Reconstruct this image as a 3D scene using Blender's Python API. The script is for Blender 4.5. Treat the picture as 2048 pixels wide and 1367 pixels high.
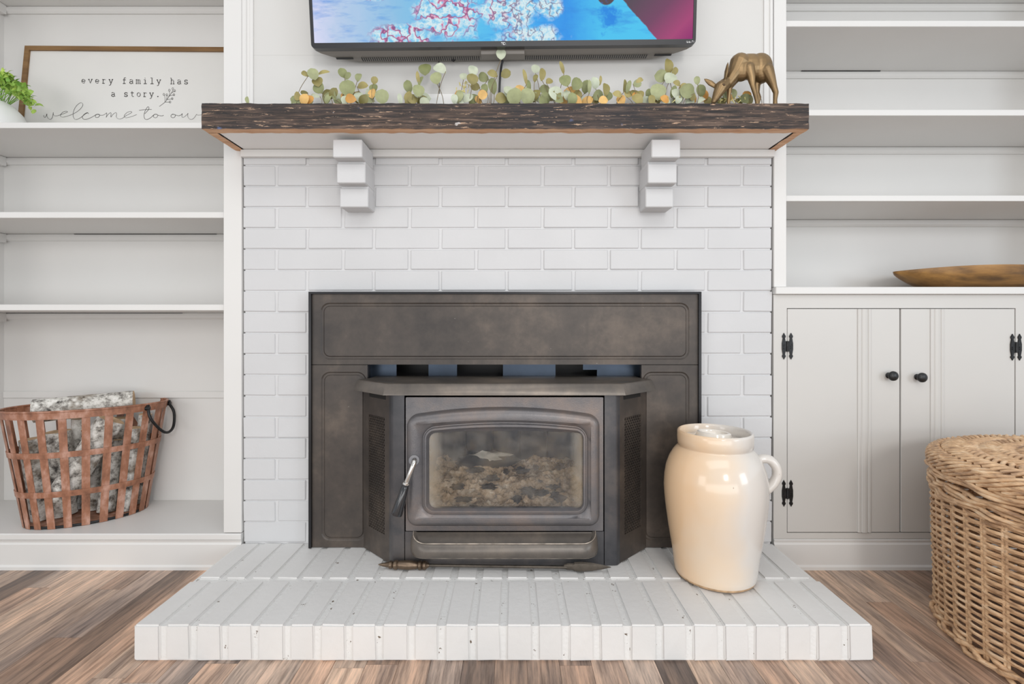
import bpy, bmesh, math, random
from mathutils import Vector, Matrix, noise
R = random.Random(7)
S = bpy.context.scene
COL = S.collection
for o in list(bpy.data.objects):
    bpy.data.objects.remove(o)

# ------------------------------------------------------------------ camera
F = 960.0            # focal length in pixels of the 2048 px wide frame
CX, CY = 1023.0, 650.0
CH = 0.784           # camera height above the floor
cam_d = bpy.data.cameras.new('camera')
cam = bpy.data.objects.new('camera', cam_d)
COL.objects.link(cam)
cam.location = (0, 0, CH)
cam.rotation_euler = (math.pi / 2, 0, 0)
cam_d.sensor_width = 36.0
cam_d.lens = 36.0 * F / 2048
cam_d.shift_x = (1024 - CX) / 2048
cam_d.shift_y = -(683.5 - CY) / 2048
cam_d.clip_start = 0.05
S.camera = cam

# ------------------------------------------------------------------ world, lights, exposure
w = bpy.data.worlds.new('world')
S.world = w
w.use_nodes = True
bg = w.node_tree.nodes['Background']
bg.inputs[0].default_value = (0.93, 0.96, 1.0, 1)
bg.inputs[1].default_value = 0.90

def area(name, loc, target, sx, sy, power, col):
    d = bpy.data.lights.new(name, 'AREA')
    d.shape = 'RECTANGLE'
    d.size, d.size_y = sx, sy
    d.energy = power
    d.color = col
    o = bpy.data.objects.new(name, d)
    COL.objects.link(o)
    o.location = loc
    o.rotation_euler = (Vector(target) - Vector(loc)).to_track_quat('-Z', 'Y').to_euler()
    return o
area('window_light_behind', (0.75, -2.5, 1.75), (0.0, 1.5, 0.8), 0.5, 0.7, 33, (1.0, 0.97, 0.93))
area('window_light_right', (3.3, -1.6, 1.35), (-0.3, 1.6, 0.9), 1.1, 1.3, 30, (0.82, 0.91, 1.0))
area('window_light_left', (-3.4, -2.0, 1.2), (0.0, 1.6, 0.9), 1.4, 1.5, 21, (1.0, 0.97, 0.93))
area('low_fill_light', (0.0, -1.7, 0.40), (0.0, 1.5, 1.05), 4.2, 0.75, 29, (1.0, 0.99, 0.97))  # low fill behind the camera, added to brighten the undersides
area('overhead_fill_light', (0.1, -0.5, 2.6), (0.1, 0.6, 0.0), 2.4, 1.2, 21, (1.0, 0.98, 0.95))  # overhead fill, added to brighten the hearth top and floor

S.view_settings.view_transform = 'Standard'
S.view_settings.look = 'None'
S.view_settings.gamma = 1.0
S.view_settings.use_curve_mapping = False
S.view_settings.exposure = -0.17

# ------------------------------------------------------------------ coordinates
def PX(px, d):
    return (px - CX) * d / F
def PZ(py, d):
    return CH + (CY - py) * d / F
def P(px, py, d):
    return Vector((PX(px, d), d, PZ(py, d)))

# ------------------------------------------------------------------ materials
def lin(c):
    return tuple(((v / 255) / 12.92 if v / 255 <= 0.04045 else ((v / 255 + 0.055) / 1.055) ** 2.4) for v in c)

class NT:
    def __init__(s, name):
        s.m = bpy.data.materials.new(name)
        s.m.use_nodes = True
        s.t = s.m.node_tree
        s.b = s.t.nodes['Principled BSDF']
        s.out = s.t.nodes['Material Output']
    def n(s, typ, **kw):
        nd = s.t.nodes.new(typ)
        for k, v in kw.items():
            if k.startswith('i_'):
                key = k[2:]
                key = int(key) if key.isdigit() else key.replace('_', ' ')
                nd.inputs[key].default_value = v
            else:
                setattr(nd, k, v)
        return nd
    def l(s, a, b):
        s.t.links.new(a, b)
    def pos(s, scale=(1, 1, 1), rand=False):
        g = s.n('ShaderNodeNewGeometry')
        src = g.outputs['Position']
        if rand:
            oi = s.n('ShaderNodeObjectInfo')
            mu = s.n('ShaderNodeMath', operation='MULTIPLY', i_1=37.0)
            s.l(oi.outputs['Random'], mu.inputs[0])
            ad = s.n('ShaderNodeVectorMath', operation='ADD')
            s.l(src, ad.inputs[0]); s.l(mu.outputs[0], ad.inputs[1])
            src = ad.outputs[0]
        mp = s.n('ShaderNodeMapping')
        mp.inputs['Scale'].default_value = scale
        s.l(src, mp.inputs[0])
        return mp.outputs[0]
    def noise(s, vec, scale, detail=3, rough=0.5):
        nd = s.n('ShaderNodeTexNoise')
        nd.inputs['Scale'].default_value = scale
        nd.inputs['Detail'].default_value = detail
        nd.inputs['Roughness'].default_value = rough
        s.l(vec, nd.inputs['Vector'])
        return nd.outputs['Fac']
    def ramp(s, fac, stops, interp='LINEAR'):
        r = s.n('ShaderNodeValToRGB')
        r.color_ramp.interpolation = interp
        el = r.color_ramp.elements
        while len(el) > 1:
            el.remove(el[0])
        for i, (p, c) in enumerate(stops):
            e = el[0] if i == 0 else el.new(p)
            e.position = p
            e.color = tuple(c) + (1,) if len(c) == 3 else c
        s.l(fac, r.inputs[0])
        return r.outputs[0]
    def mix(s, fac, a, b, mode='MIX'):
        m = s.n('ShaderNodeMix', data_type='RGBA', blend_type=mode)
        for sock, v in ((m.inputs[0], fac), (m.inputs[6], a), (m.inputs[7], b)):
            if hasattr(v, 'links'):
                s.l(v, sock)
            elif isinstance(v, (int, float)):
                sock.default_value = v
            else:
                sock.default_value = tuple(v) + (1,) if len(v) == 3 else v
        return m.outputs[2]
    def bump(s, h, strength=0.2, dist=0.002):
        b = s.n('ShaderNodeBump')
        b.inputs['Strength'].default_value = strength
        b.inputs['Distance'].default_value = dist
        s.l(h, b.inputs['Height'])
        s.l(b.outputs[0], s.b.inputs['Normal'])
    def col(s, c):
        if hasattr(c, 'links'):
            s.l(c, s.b.inputs['Base Color'])
        else:
            s.b.inputs['Base Color'].default_value = tuple(c) + (1,)
    def set(s, rough=0.5, metal=0.0, spec=0.5, coat=0.0):
        s.b.inputs['Roughness'].default_value = rough
        s.b.inputs['Metallic'].default_value = metal
        s.b.inputs['Specular IOR Level'].default_value = spec
        s.b.inputs['Coat Weight'].default_value = coat
        return s.m

M = {}
def simple(name, c, rough=0.5, metal=0.0, var=0.0, vscale=12, bump=0.0, bscale=200, spec=0.5, coat=0.0):
    t = NT(name)
    v = t.pos()
    if var > 0:
        f = t.noise(v, vscale, 4)
        a = tuple(x * (1 - var) for x in c)
        b = tuple(min(1, x * (1 + var)) for x in c)
        t.col(t.ramp(f, [(0.3, a), (0.7, b)]))
    else:
        t.col(c)
    if bump > 0:
        t.bump(t.noise(v, bscale, 3), bump, 0.002)
    M[name] = t.set(rough, metal, spec, coat)
    return M[name]

# painted surfaces with chips of older paint in small flecks
def painted(name, c, rough, chip=None, amt=0.75, bscale=90, bump=0.12, var=0.025, flecks=60):
    t = NT(name)
    v = t.pos()
    f = t.noise(v, 5, 3)
    a = tuple(x * (1 - var) for x in c)
    b = tuple(min(1, x * (1 + var)) for x in c)
    base = t.ramp(f, [(0.3, a), (0.7, b)])
    if chip:
        n1 = t.noise(v, flecks, 5, 0.65)
        msk = t.ramp(n1, [(amt, (0, 0, 0)), (amt + 0.03, (1, 1, 1))])
        base = t.mix(msk, base, chip)
    t.col(base)
    t.bump(t.noise(v, bscale, 4), bump, 0.003)
    M[name] = t.set(rough)
painted('brick_paint', (0.565, 0.566, 0.572), 0.55, None, bscale=45, bump=0.25)
painted('mortar_paint', (0.60, 0.60, 0.605), 0.6, None, bscale=120, bump=0.3)
painted('hearth_paint', (0.685, 0.675, 0.66), 0.5, (0.20, 0.15, 0.12), 0.80, bscale=60, bump=0.22, var=0.03, flecks=45)
painted('hearth_mortar', (0.72, 0.715, 0.70), 0.6, (0.13, 0.09, 0.06), 0.64, bscale=110, bump=0.4, flecks=60)
painted('cabinet_paint', (0.67, 0.66, 0.642), 0.42, None, bscale=60, bump=0.03, var=0.012)
painted('soffit_lit_white', (0.80, 0.79, 0.775), 0.45, None, bscale=60, bump=0.03, var=0.012)  # white brightened to stand in for light on the mantel's underside
painted('door_paint', (0.565, 0.55, 0.525), 0.42, None, bscale=60, bump=0.03, var=0.012)
painted('wall_paint', (0.60, 0.59, 0.57), 0.55, None, bscale=60, bump=0.03, var=0.012)
simple('gap_dark', (0.012, 0.011, 0.01), 0.9)
simple('iron_black', (0.022, 0.022, 0.023), 0.38, 0.6, 0.25, 60, 0.3, 150)
simple('knob_black', (0.02, 0.021, 0.022), 0.35, 0.3, 0.2, 60, 0.25, 200)

# charcoal stove paint; brownish and bluish clouds put mottled reflections into the colour
def stove(name, c1, c2, c3, rough, metal=0.25, bscale=700, bump=0.12, spec=0.5):
    t = NT(name)
    v = t.pos()
    f = t.noise(v, 4.5, 7, 0.68)
    base = t.ramp(f, [(0.34, c1), (0.5, c2), (0.68, c3)])
    n = t.noise(v, 85, 3, 0.6)
    msk = t.ramp(n, [(0.77, (0, 0, 0)), (0.80, (1, 1, 1))])
    base = t.mix(msk, base, (0.32, 0.30, 0.28))
    t.col(base)
    t.bump(t.noise(v, bscale, 2), bump, 0.001)
    M[name] = t.set(rough, metal, spec)
stove('stove_panel', (0.040, 0.034, 0.031), (0.066, 0.054, 0.046), (0.125, 0.098, 0.078), 0.42)
stove('stove_cast', (0.095, 0.096, 0.106), (0.14, 0.133, 0.136), (0.21, 0.168, 0.148), 0.36, 0.4, 300, 0.35)
stove('stove_body', (0.040, 0.042, 0.048), (0.070, 0.069, 0.074), (0.13, 0.115, 0.108), 0.34, 0.4)
stove('stove_hood', (0.085, 0.077, 0.070), (0.13, 0.113, 0.098), (0.20, 0.165, 0.135), 0.34, 0.35)
simple('stove_blue_steel', (0.045, 0.062, 0.09), 0.32, 0.7, 0.15, 12)
simple('worn_rim_highlight', (0.36, 0.31, 0.26), 0.5, 0.2, 0.5, 40)  # pale worn metal with the rim's highlight put into the colour
simple('stove_black', (0.016, 0.016, 0.018), 0.4, 0.2)
simple('trim_black', (0.02, 0.02, 0.022), 0.25, 0.4)
simple('chrome', (0.62, 0.60, 0.57), 0.14, 1.0)
simple('handle_black', (0.014, 0.015, 0.018), 0.12, 0.0, coat=0.6)
simple('firebrick', (0.16, 0.12, 0.09), 0.95, 0, 0.4, 14, 0.4, 120)
simple('soot', (0.03, 0.031, 0.037), 0.95, 0, 0.4, 9)

def ash():
    t = NT('ash')
    v = t.pos()
    f = t.noise(v, 28, 6, 0.7)
    t.col(t.ramp(f, [(0.36, (0.06, 0.05, 0.045)), (0.44, (0.45, 0.32, 0.21)), (0.54, (0.66, 0.50, 0.36)), (0.66, (0.88, 0.78, 0.66))]))
    t.bump(t.noise(v, 130, 4), 0.8, 0.006)
    M['ash'] = t.set(1.0)
ash()
simple('ash_pale', (0.62, 0.60, 0.55), 1.0, 0, 0.2, 30, 0.6, 120)
simple('charcoal', (0.03, 0.03, 0.035), 0.9, 0, 0.4, 60, 0.8, 120)

def glass_dirty():
    t = NT('stove_glass')
    tr = t.n('ShaderNodeBsdfTransparent')
    tr.inputs[0].default_value = (0.97, 0.96, 0.94, 1)
    gl = t.n('ShaderNodeBsdfGlossy')
    gl.inputs['Roughness'].default_value = 0.06
    gl.inputs[0].default_value = (0.75, 0.85, 1.0, 1)
    fr = t.n('ShaderNodeFresnel', i_IOR=1.5)
    m1 = t.n('ShaderNodeMixShader')
    t.l(fr.outputs[0], m1.inputs[0]); t.l(tr.outputs[0], m1.inputs[1]); t.l(gl.outputs[0], m1.inputs[2])
    df = t.n('ShaderNodeBsdfDiffuse')
    v = t.pos()
    t.l(t.ramp(t.noise(v, 7, 4, 0.6), [(0.35, (0.50, 0.38, 0.24)), (0.6, (0.55, 0.51, 0.45)), (0.75, (0.62, 0.38, 0.15))]), df.inputs[0])
    # the film thickens towards the pane's rim: distance from the pane's middle in its own coordinates
    tc = t.n('ShaderNodeTexCoord')
    sp = t.n('ShaderNodeSeparateXYZ')
    t.l(tc.outputs['Object'], sp.inputs[0])
    ax = t.n('ShaderNodeMath', operation='ABSOLUTE'); t.l(sp.outputs[0], ax.inputs[0])
    dx = t.n('ShaderNodeMapRange'); dx.inputs[1].default_value = 0.185; dx.inputs[2].default_value = 0.225
    dx.inputs[3].default_value = 0.0; dx.inputs[4].default_value = 0.38
    t.l(ax.outputs[0], dx.inputs[0])
    nz = t.noise(v, 22, 5, 0.65)
    nr = t.n('ShaderNodeMapRange'); nr.inputs[1].default_value = 0.35; nr.inputs[2].default_value = 0.75
    nr.inputs[3].default_value = 0.0; nr.inputs[4].default_value = 0.14
    t.l(nz, nr.inputs[0])
    ad = t.n('ShaderNodeMath', operation='ADD', use_clamp=True)
    t.l(dx.outputs[0], ad.inputs[0]); t.l(nr.outputs[0], ad.inputs[1])
    m2 = t.n('ShaderNodeMixShader')
    t.l(ad.outputs[0], m2.inputs[0]); t.l(m1.outputs[0], m2.inputs[1]); t.l(df.outputs[0], m2.inputs[2])
    t.l(m2.outputs[0], t.out.inputs[0])
    M['stove_glass'] = t.m
glass_dirty()

def floor_wood():
    t = NT('floor_wood')
    oi = t.n('ShaderNodeObjectInfo')
    v = t.pos((1, 0.06, 1), True)
    g1 = t.noise(v, 110, 7, 0.7)
    v2 = t.pos((1, 0.14, 1), True)
    g2 = t.noise(v2, 13, 5, 0.65)
    base = t.ramp(oi.outputs['Random'], [(0.0, (0.17, 0.120, 0.092)), (0.2, (0.32, 0.220, 0.165)), (0.4, (0.42, 0.290, 0.215)),
                                         (0.55, (0.27, 0.215, 0.185)), (0.75, (0.47, 0.340, 0.255)), (0.9, (0.32, 0.255, 0.215)), (1.0, (0.54, 0.43, 0.34))])
    c = t.mix(0.65, base, t.ramp(g2, [(0.36, (0.46, 0.48, 0.54)), (0.5, (1.15, 1.13, 1.1)), (0.64, (1.85, 1.72, 1.6))]), 'MULTIPLY')
    c = t.mix(0.7, c, t.ramp(g1, [(0.38, (0.48, 0.44, 0.42)), (0.5, (1.05, 1.05, 1.05)), (0.62, (1.6, 1.52, 1.45))]), 'MULTIPLY')
    t.col(c)
    t.bump(g1, 0.25, 0.001)
    M['floor_wood'] = t.set(0.42)
floor_wood()

def mantel_wood():
    t = NT('mantel_wood')
    v = t.pos((0.05, 1, 1))
    v3 = t.pos((0.12, 1, 1))
    g = t.noise(v, 120, 6, 0.7)
    base = t.ramp(g, [(0.36, (0.008, 0.006, 0.006)), (0.46, (0.030, 0.020, 0.016)), (0.55, (0.080, 0.050, 0.036)), (0.66, (0.20, 0.135, 0.10))])
    vb = t.pos((0.35, 1, 1))
    big = t.noise(vb, 9, 4, 0.6)
    base = t.mix(t.ramp(big, [(0.42, (0, 0, 0)), (0.66, (0.75, 0.75, 0.75))]), base, (0.014, 0.014, 0.019))
    s = t.noise(v3, 150, 5, 0.75)
    base = t.mix(t.ramp(s, [(0.60, (0, 0, 0)), (0.645, (1, 1, 1))]), base, (0.50, 0.33, 0.22))
    sp = t.noise(t.pos((0.7, 1, 1)), 24, 3, 0.5)
    base = t.mix(t.ramp(sp, [(0.745, (0, 0, 0)), (0.76, (0.8, 0.8, 0.8))]), base, (0.55, 0.52, 0.50))
    sb = t.noise(t.pos((1, 1, 1)), 15.3, 2, 0.5)
    base = t.mix(t.ramp(sb, [(0.70, (0, 0, 0)), (0.74, (0.8, 0.8, 0.8))]), base, (0.10, 0.15, 0.30))
    t.col(base)
    t.bump(g, 0.9, 0.004)
    M['mantel_wood'] = t.set(0.6)
mantel_wood()
def streak(name, c1, c2, c3, sc, axis=(0.08, 1, 1), rough=0.5, bump=0.2, bd=0.001):
    t = NT(name)
    g = t.noise(t.pos(axis), sc, 5, 0.6)
    t.col(t.ramp(g, [(0.3, c1), (0.5, c2), (0.7, c3)]))
    t.bump(g, bump, bd)
    M[name] = t.set(rough)
streak('raw_wood', (0.42, 0.20, 0.09), (0.60, 0.33, 0.17), (0.70, 0.45, 0.27), 70)
streak('sign_frame_wood', (0.13, 0.065, 0.020), (0.19, 0.10, 0.034), (0.25, 0.14, 0.05), 60)
streak('bowl_wood', (0.10, 0.05, 0.016), (0.27, 0.135, 0.036), (0.42, 0.22, 0.06), 26, (0.22, 0.8, 1), 0.38)
streak('copper_strap', (0.16, 0.066, 0.036), (0.32, 0.140, 0.080), (0.52, 0.31, 0.24), 34, (1, 1, 0.5), 0.40, 0.3)

def wicker():
    t = NT('wicker')
    v = t.pos()
    a = t.noise(t.pos((1, 1, 3)), 22, 4, 0.65)
    b = t.noise(t.pos((0.6, 0.6, 6)), 70, 4, 0.6)
    base = t.ramp(a, [(0.34, (0.34, 0.21, 0.125)), (0.45, (0.55, 0.355, 0.205)), (0.55, (0.68, 0.46, 0.27)), (0.68, (0.80, 0.61, 0.41))])
    base = t.mix(0.6, base, t.ramp(b, [(0.3, (0.6, 0.55, 0.55)), (0.6, (1.1, 1.05, 1.0)), (0.8, (1.3, 1.2, 1.1))]), 'MULTIPLY')
    t.col(base)
    t.bump(t.noise(v, 300, 3), 0.25, 0.001)
    M['wicker'] = t.set(0.48)
wicker()

def birch():
    t = NT('birch_bark')
    v = t.pos((1, 1, 1), True)
    a = t.noise(v, 38, 6, 0.7)
    base = t.ramp(a, [(0.36, (0.06, 0.055, 0.05)), (0.45, (0.36, 0.34, 0.31)), (0.53, (0.70, 0.68, 0.63)), (0.65, (0.90, 0.88, 0.84))])
    c = t.noise(v, 13, 3, 0.6)
    base = t.mix(t.ramp(c, [(0.54, (0, 0, 0)), (0.70, (0.8, 0.8, 0.8))]), base, (0.20, 0.15, 0.10))
    t.col(base)
    t.bump(a, 0.8, 0.006)
    M['birch_bark'] = t.set(0.85)
birch()
simple('cut_wood', (0.60, 0.42, 0.25), 0.8, 0, 0.25, 40, 0.3, 200)

def crock_glaze():
    t = NT('crock_glaze')
    v = t.pos()
    tc = t.n('ShaderNodeTexCoord')
    sp = t.n('ShaderNodeSeparateXYZ')
    t.l(tc.outputs['Object'], sp.inputs[0])
    nz = t.noise(v, 5, 3, 0.5)
    mm = t.n('ShaderNodeMath', operation='MULTIPLY_ADD', i_1=0.22, i_2=-0.11)
    t.l(nz, mm.inputs[0])
    ad = t.n('ShaderNodeMath', operation='ADD')
    t.l(sp.outputs[0], ad.inputs[0]); t.l(mm.outputs[0], ad.inputs[1])
    mr = t.n('ShaderNodeMapRange'); mr.inputs[1].default_value = -0.10; mr.inputs[2].default_value = 0.05
    t.l(ad.outputs[0], mr.inputs[0])
    base = t.ramp(mr.outputs[0], [(0.0, (0.76, 0.53, 0.33)), (0.35, (0.72, 0.57, 0.42)), (1.0, (0.64, 0.605, 0.565))])
    sk = t.noise(v, 70, 3, 0.6)
    base = t.mix(t.ramp(sk, [(0.76, (0, 0, 0)), (0.79, (0.7, 0.7, 0.7))]), base, (0.25, 0.16, 0.09))
    t.col(base)
    t.bump(t.noise(v, 30, 3), 0.06, 0.003)
    M['crock_glaze'] = t.set(0.16, coat=0.3)
crock_glaze()
simple('crock_bare', (0.50, 0.33, 0.19), 0.8, 0, 0.3, 60, 0.3, 200)
simple('lid_glaze', (0.80, 0.74, 0.66), 0.15, coat=0.3)
simple('bronze', (0.235, 0.155, 0.075), 0.40, 0.65, 0.28, 18, 0.1, 120)
simple('bronze_dark', (0.10, 0.065, 0.04), 0.3, 0.85)
simple('poker_brass', (0.16, 0.115, 0.08), 0.35, 0.8, 0.3, 40, 0.15, 200)
simple('poker_iron', (0.10, 0.085, 0.07), 0.5, 0.7, 0.3, 40, 0.2, 200)
simple('sign_white', (0.65, 0.637, 0.61), 0.6, 0, 0.01)
simple('ink', (0.05, 0.047, 0.044), 0.7)
simple('pot_white', (0.80, 0.80, 0.79), 0.35)
simple('tv_black', (0.018, 0.018, 0.020), 0.28)
simple('tv_grey', (0.26, 0.24, 0.22), 0.45, 0.0)
simple('tv_vent', (0.012, 0.013, 0.015), 0.5)
simple('print_white', (0.75, 0.75, 0.75), 0.5)
simple('outlet_white', (0.82, 0.81, 0.80), 0.4)
def leafm(name, c1, c2, rough=0.55):
    t = NT(name)
    oi = t.n('ShaderNodeObjectInfo')
    c = t.ramp(oi.outputs['Random'], [(0, c1), (1, c2)])
    f = t.noise(t.pos(), 60, 3)
    c = t.mix(0.5, c, t.ramp(f, [(0.3, (0.75, 0.75, 0.75)), (0.7, (1.2, 1.2, 1.2))]), 'MULTIPLY')
    t.col(c)
    t.b.inputs['Transmission Weight'].default_value = 0.0
    M[name] = t.set(rough)
leafm('leaf_green', (0.20, 0.22, 0.085), (0.34, 0.36, 0.19))
leafm('leaf_olive', (0.19, 0.17, 0.05), (0.36, 0.30, 0.11))
leafm('leaf_pale', (0.42, 0.45, 0.32), (0.50, 0.54, 0.42))
leafm('leaf_amber', (0.55, 0.26, 0.05), (0.72, 0.46, 0.16))
leafm('leaf_fresh', (0.16, 0.34, 0.04), (0.50, 0.66, 0.14))
simple('stem_brown', (0.20, 0.15, 0.08), 0.6)
simple('seed_yellow', (0.62, 0.55, 0.22), 0.6)

def tv_picture():
    t = NT('tv_picture')
    uv = t.n('ShaderNodeTexCoord').outputs['UV']
    sp = t.n('ShaderNodeSeparateXYZ'); t.l(uv, sp.inputs[0])
    def mth(op, a, b=None, clamp=False, c=None):
        m = t.n('ShaderNodeMath', operation=op, use_clamp=clamp)
        for i, v in enumerate((a, b, c)):
            if v is None: continue
            if hasattr(v, 'links'): t.l(v, m.inputs[i])
            else: m.inputs[i].default_value = v
        return m.outputs[0]
    def mrange(v, a, b, c=0.0, d=1.0):
        m = t.n('ShaderNodeMapRange'); m.inputs[1].default_value = a; m.inputs[2].default_value = b
        m.inputs[3].default_value = c; m.inputs[4].default_value = d
        t.l(v, m.inputs[0]); return m.outputs[0]
    x, y = sp.outputs[0], sp.outputs[1]          # x 0..760 px, y px above the lower edge
    warp = t.noise(uv, 0.03, 5, 0.65)
    xw = mth('ADD', x, mth('MULTIPLY', mth('SUBTRACT', warp, 0.5), 60.0))
    base = t.ramp(mrange(xw, 0, 760), [(0.0, lin((225, 228, 255))), (0.06, lin((196, 216, 245))), (0.22, lin((150, 203, 240))),
             (0.42, lin((105, 205, 250))), (0.58, lin((80, 180, 252))), (0.66, lin((70, 160, 245))), (0.76, lin((90, 205, 252))), (1.0, lin((95, 210, 252)))])
    mp = t.n('ShaderNodeMapping'); mp.inputs['Rotation'].default_value = (0, 0, 0.5); mp.inputs['Scale'].default_value = (0.012, 0.05, 1)
    t.l(uv, mp.inputs[0])
    st = t.noise(mp.outputs[0], 1.0, 6, 0.6)
    base = t.mix(t.ramp(st, [(0.50, (0, 0, 0)), (0.72, (0.75, 0.75, 0.75))]), base, lin((70, 150, 235)))
    # snowy ranges
    n1 = t.noise(uv, 0.026, 3, 0.5)
    def bump_at(cx, cy, rx, ry):
        dx = mth('DIVIDE', mth('SUBTRACT', x, cx), rx); dy = mth('DIVIDE', mth('SUBTRACT', y, cy), ry)
        return mth('SUBTRACT', 1.0, mth('SQRT', mth('ADD', mth('MULTIPLY', dx, dx), mth('MULTIPLY', dy, dy))))
    zone = None
    for (cx, cy, rx, ry) in ((175, 12, 75, 28), (265, 50, 75, 55), (395, 60, 70, 55), (430, 10, 80, 24), (120, 92, 50, 14), (470, 70, 30, 30), (200, 205, 110, 70), (400, 250, 100, 80), (90, 340, 90, 60), (300, 390, 120, 50)):
        b_ = bump_at(cx, cy, rx, ry)
        zone = b_ if zone is None else mth('MAXIMUM', zone, b_)
    zn = mth('ADD', zone, mth('MULTIPLY', mth('SUBTRACT', n1, 0.5), 1.3))
    zmask = mrange(zn, 0.02, 0.42)
    ridge = t.noise(uv, 0.055, 5, 0.6)
    rl = t.noise(uv, 0.042, 2, 0.5)
    rline = mrange(mth('ABSOLUTE', mth('SUBTRACT', rl, 0.5)), 0.006, 0.03, 1.0, 0.0)
    rside = mrange(mth('SUBTRACT', rl, 0.5), 0.0, 0.06, 0.0, 1.0)
    snow = t.ramp(ridge, [(0.34, lin((110, 190, 245))), (0.44, lin((170, 225, 250))), (0.52, lin((235, 250, 252))), (0.60, lin((150, 220, 250))), (0.70, lin((110, 195, 248)))])
    rock = t.noise(uv, 0.045, 3, 0.6)
    rmask = mth('MULTIPLY', mrange(rock, 0.53, 0.60), mrange(x, 300, 380, 1.0, 0.12))
    rr = t.ramp(ridge, [(0.42, lin((50, 25, 60))), (0.5, lin((200, 60, 110))), (0.60, lin((250, 205, 225)))])
    pinkz = mrange(x, 330, 420, 0.9, 0.15)
    snow = t.mix(mth('MULTIPLY', mrange(mth('ABSOLUTE', mth('SUBTRACT', rl, 0.515)), 0.012, 0.05, 1.0, 0.0), pinkz), snow, lin((235, 130, 172)))
    snow = t.mix(mth('MULTIPLY', rline, 0.6), snow, lin((60, 45, 110)))
    base = t.mix(zmask, base, snow)
    # dark lake hole
    hole = bump_at(584, 96, 22, 30)
    base = t.mix(mrange(hole, 0.0, 0.06), base, lin((98, 88, 95)))
    tail = mth('ADD', bump_at(590, 45, 38, 40), mth('MULTIPLY', mth('SUBTRACT', ridge, 0.5), 2.0))
    base = t.mix(mrange(tail, 0.3, 0.7, 0, 0.75), base, lin((50, 130, 235)))
    # magenta sea beyond the diagonal coast
    wob = mth('MULTIPLY', mth('SUBTRACT', n1, 0.5), 22.0)
    edge = mth('ADD', mth('ADD', x, mth('MULTIPLY', y, 0.92)), wob)
    sea = t.ramp(mrange(mth('SUBTRACT', x, y), 560, 760), [(0.0, lin((100, 88, 100))), (0.4, lin((128, 84, 112))), (0.75, lin((176, 84, 130))), (1.0, lin((150, 60, 120)))])
    base = t.mix(mrange(edge, 686, 689), base, sea)
    em = t.n('ShaderNodeEmission')
    em.inputs[1].default_value = 1.0
    t.l(base, em.inputs[0])
    t.l(em.outputs[0], t.out.inputs[0])
    M['tv_picture'] = t.m
tv_picture()

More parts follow.
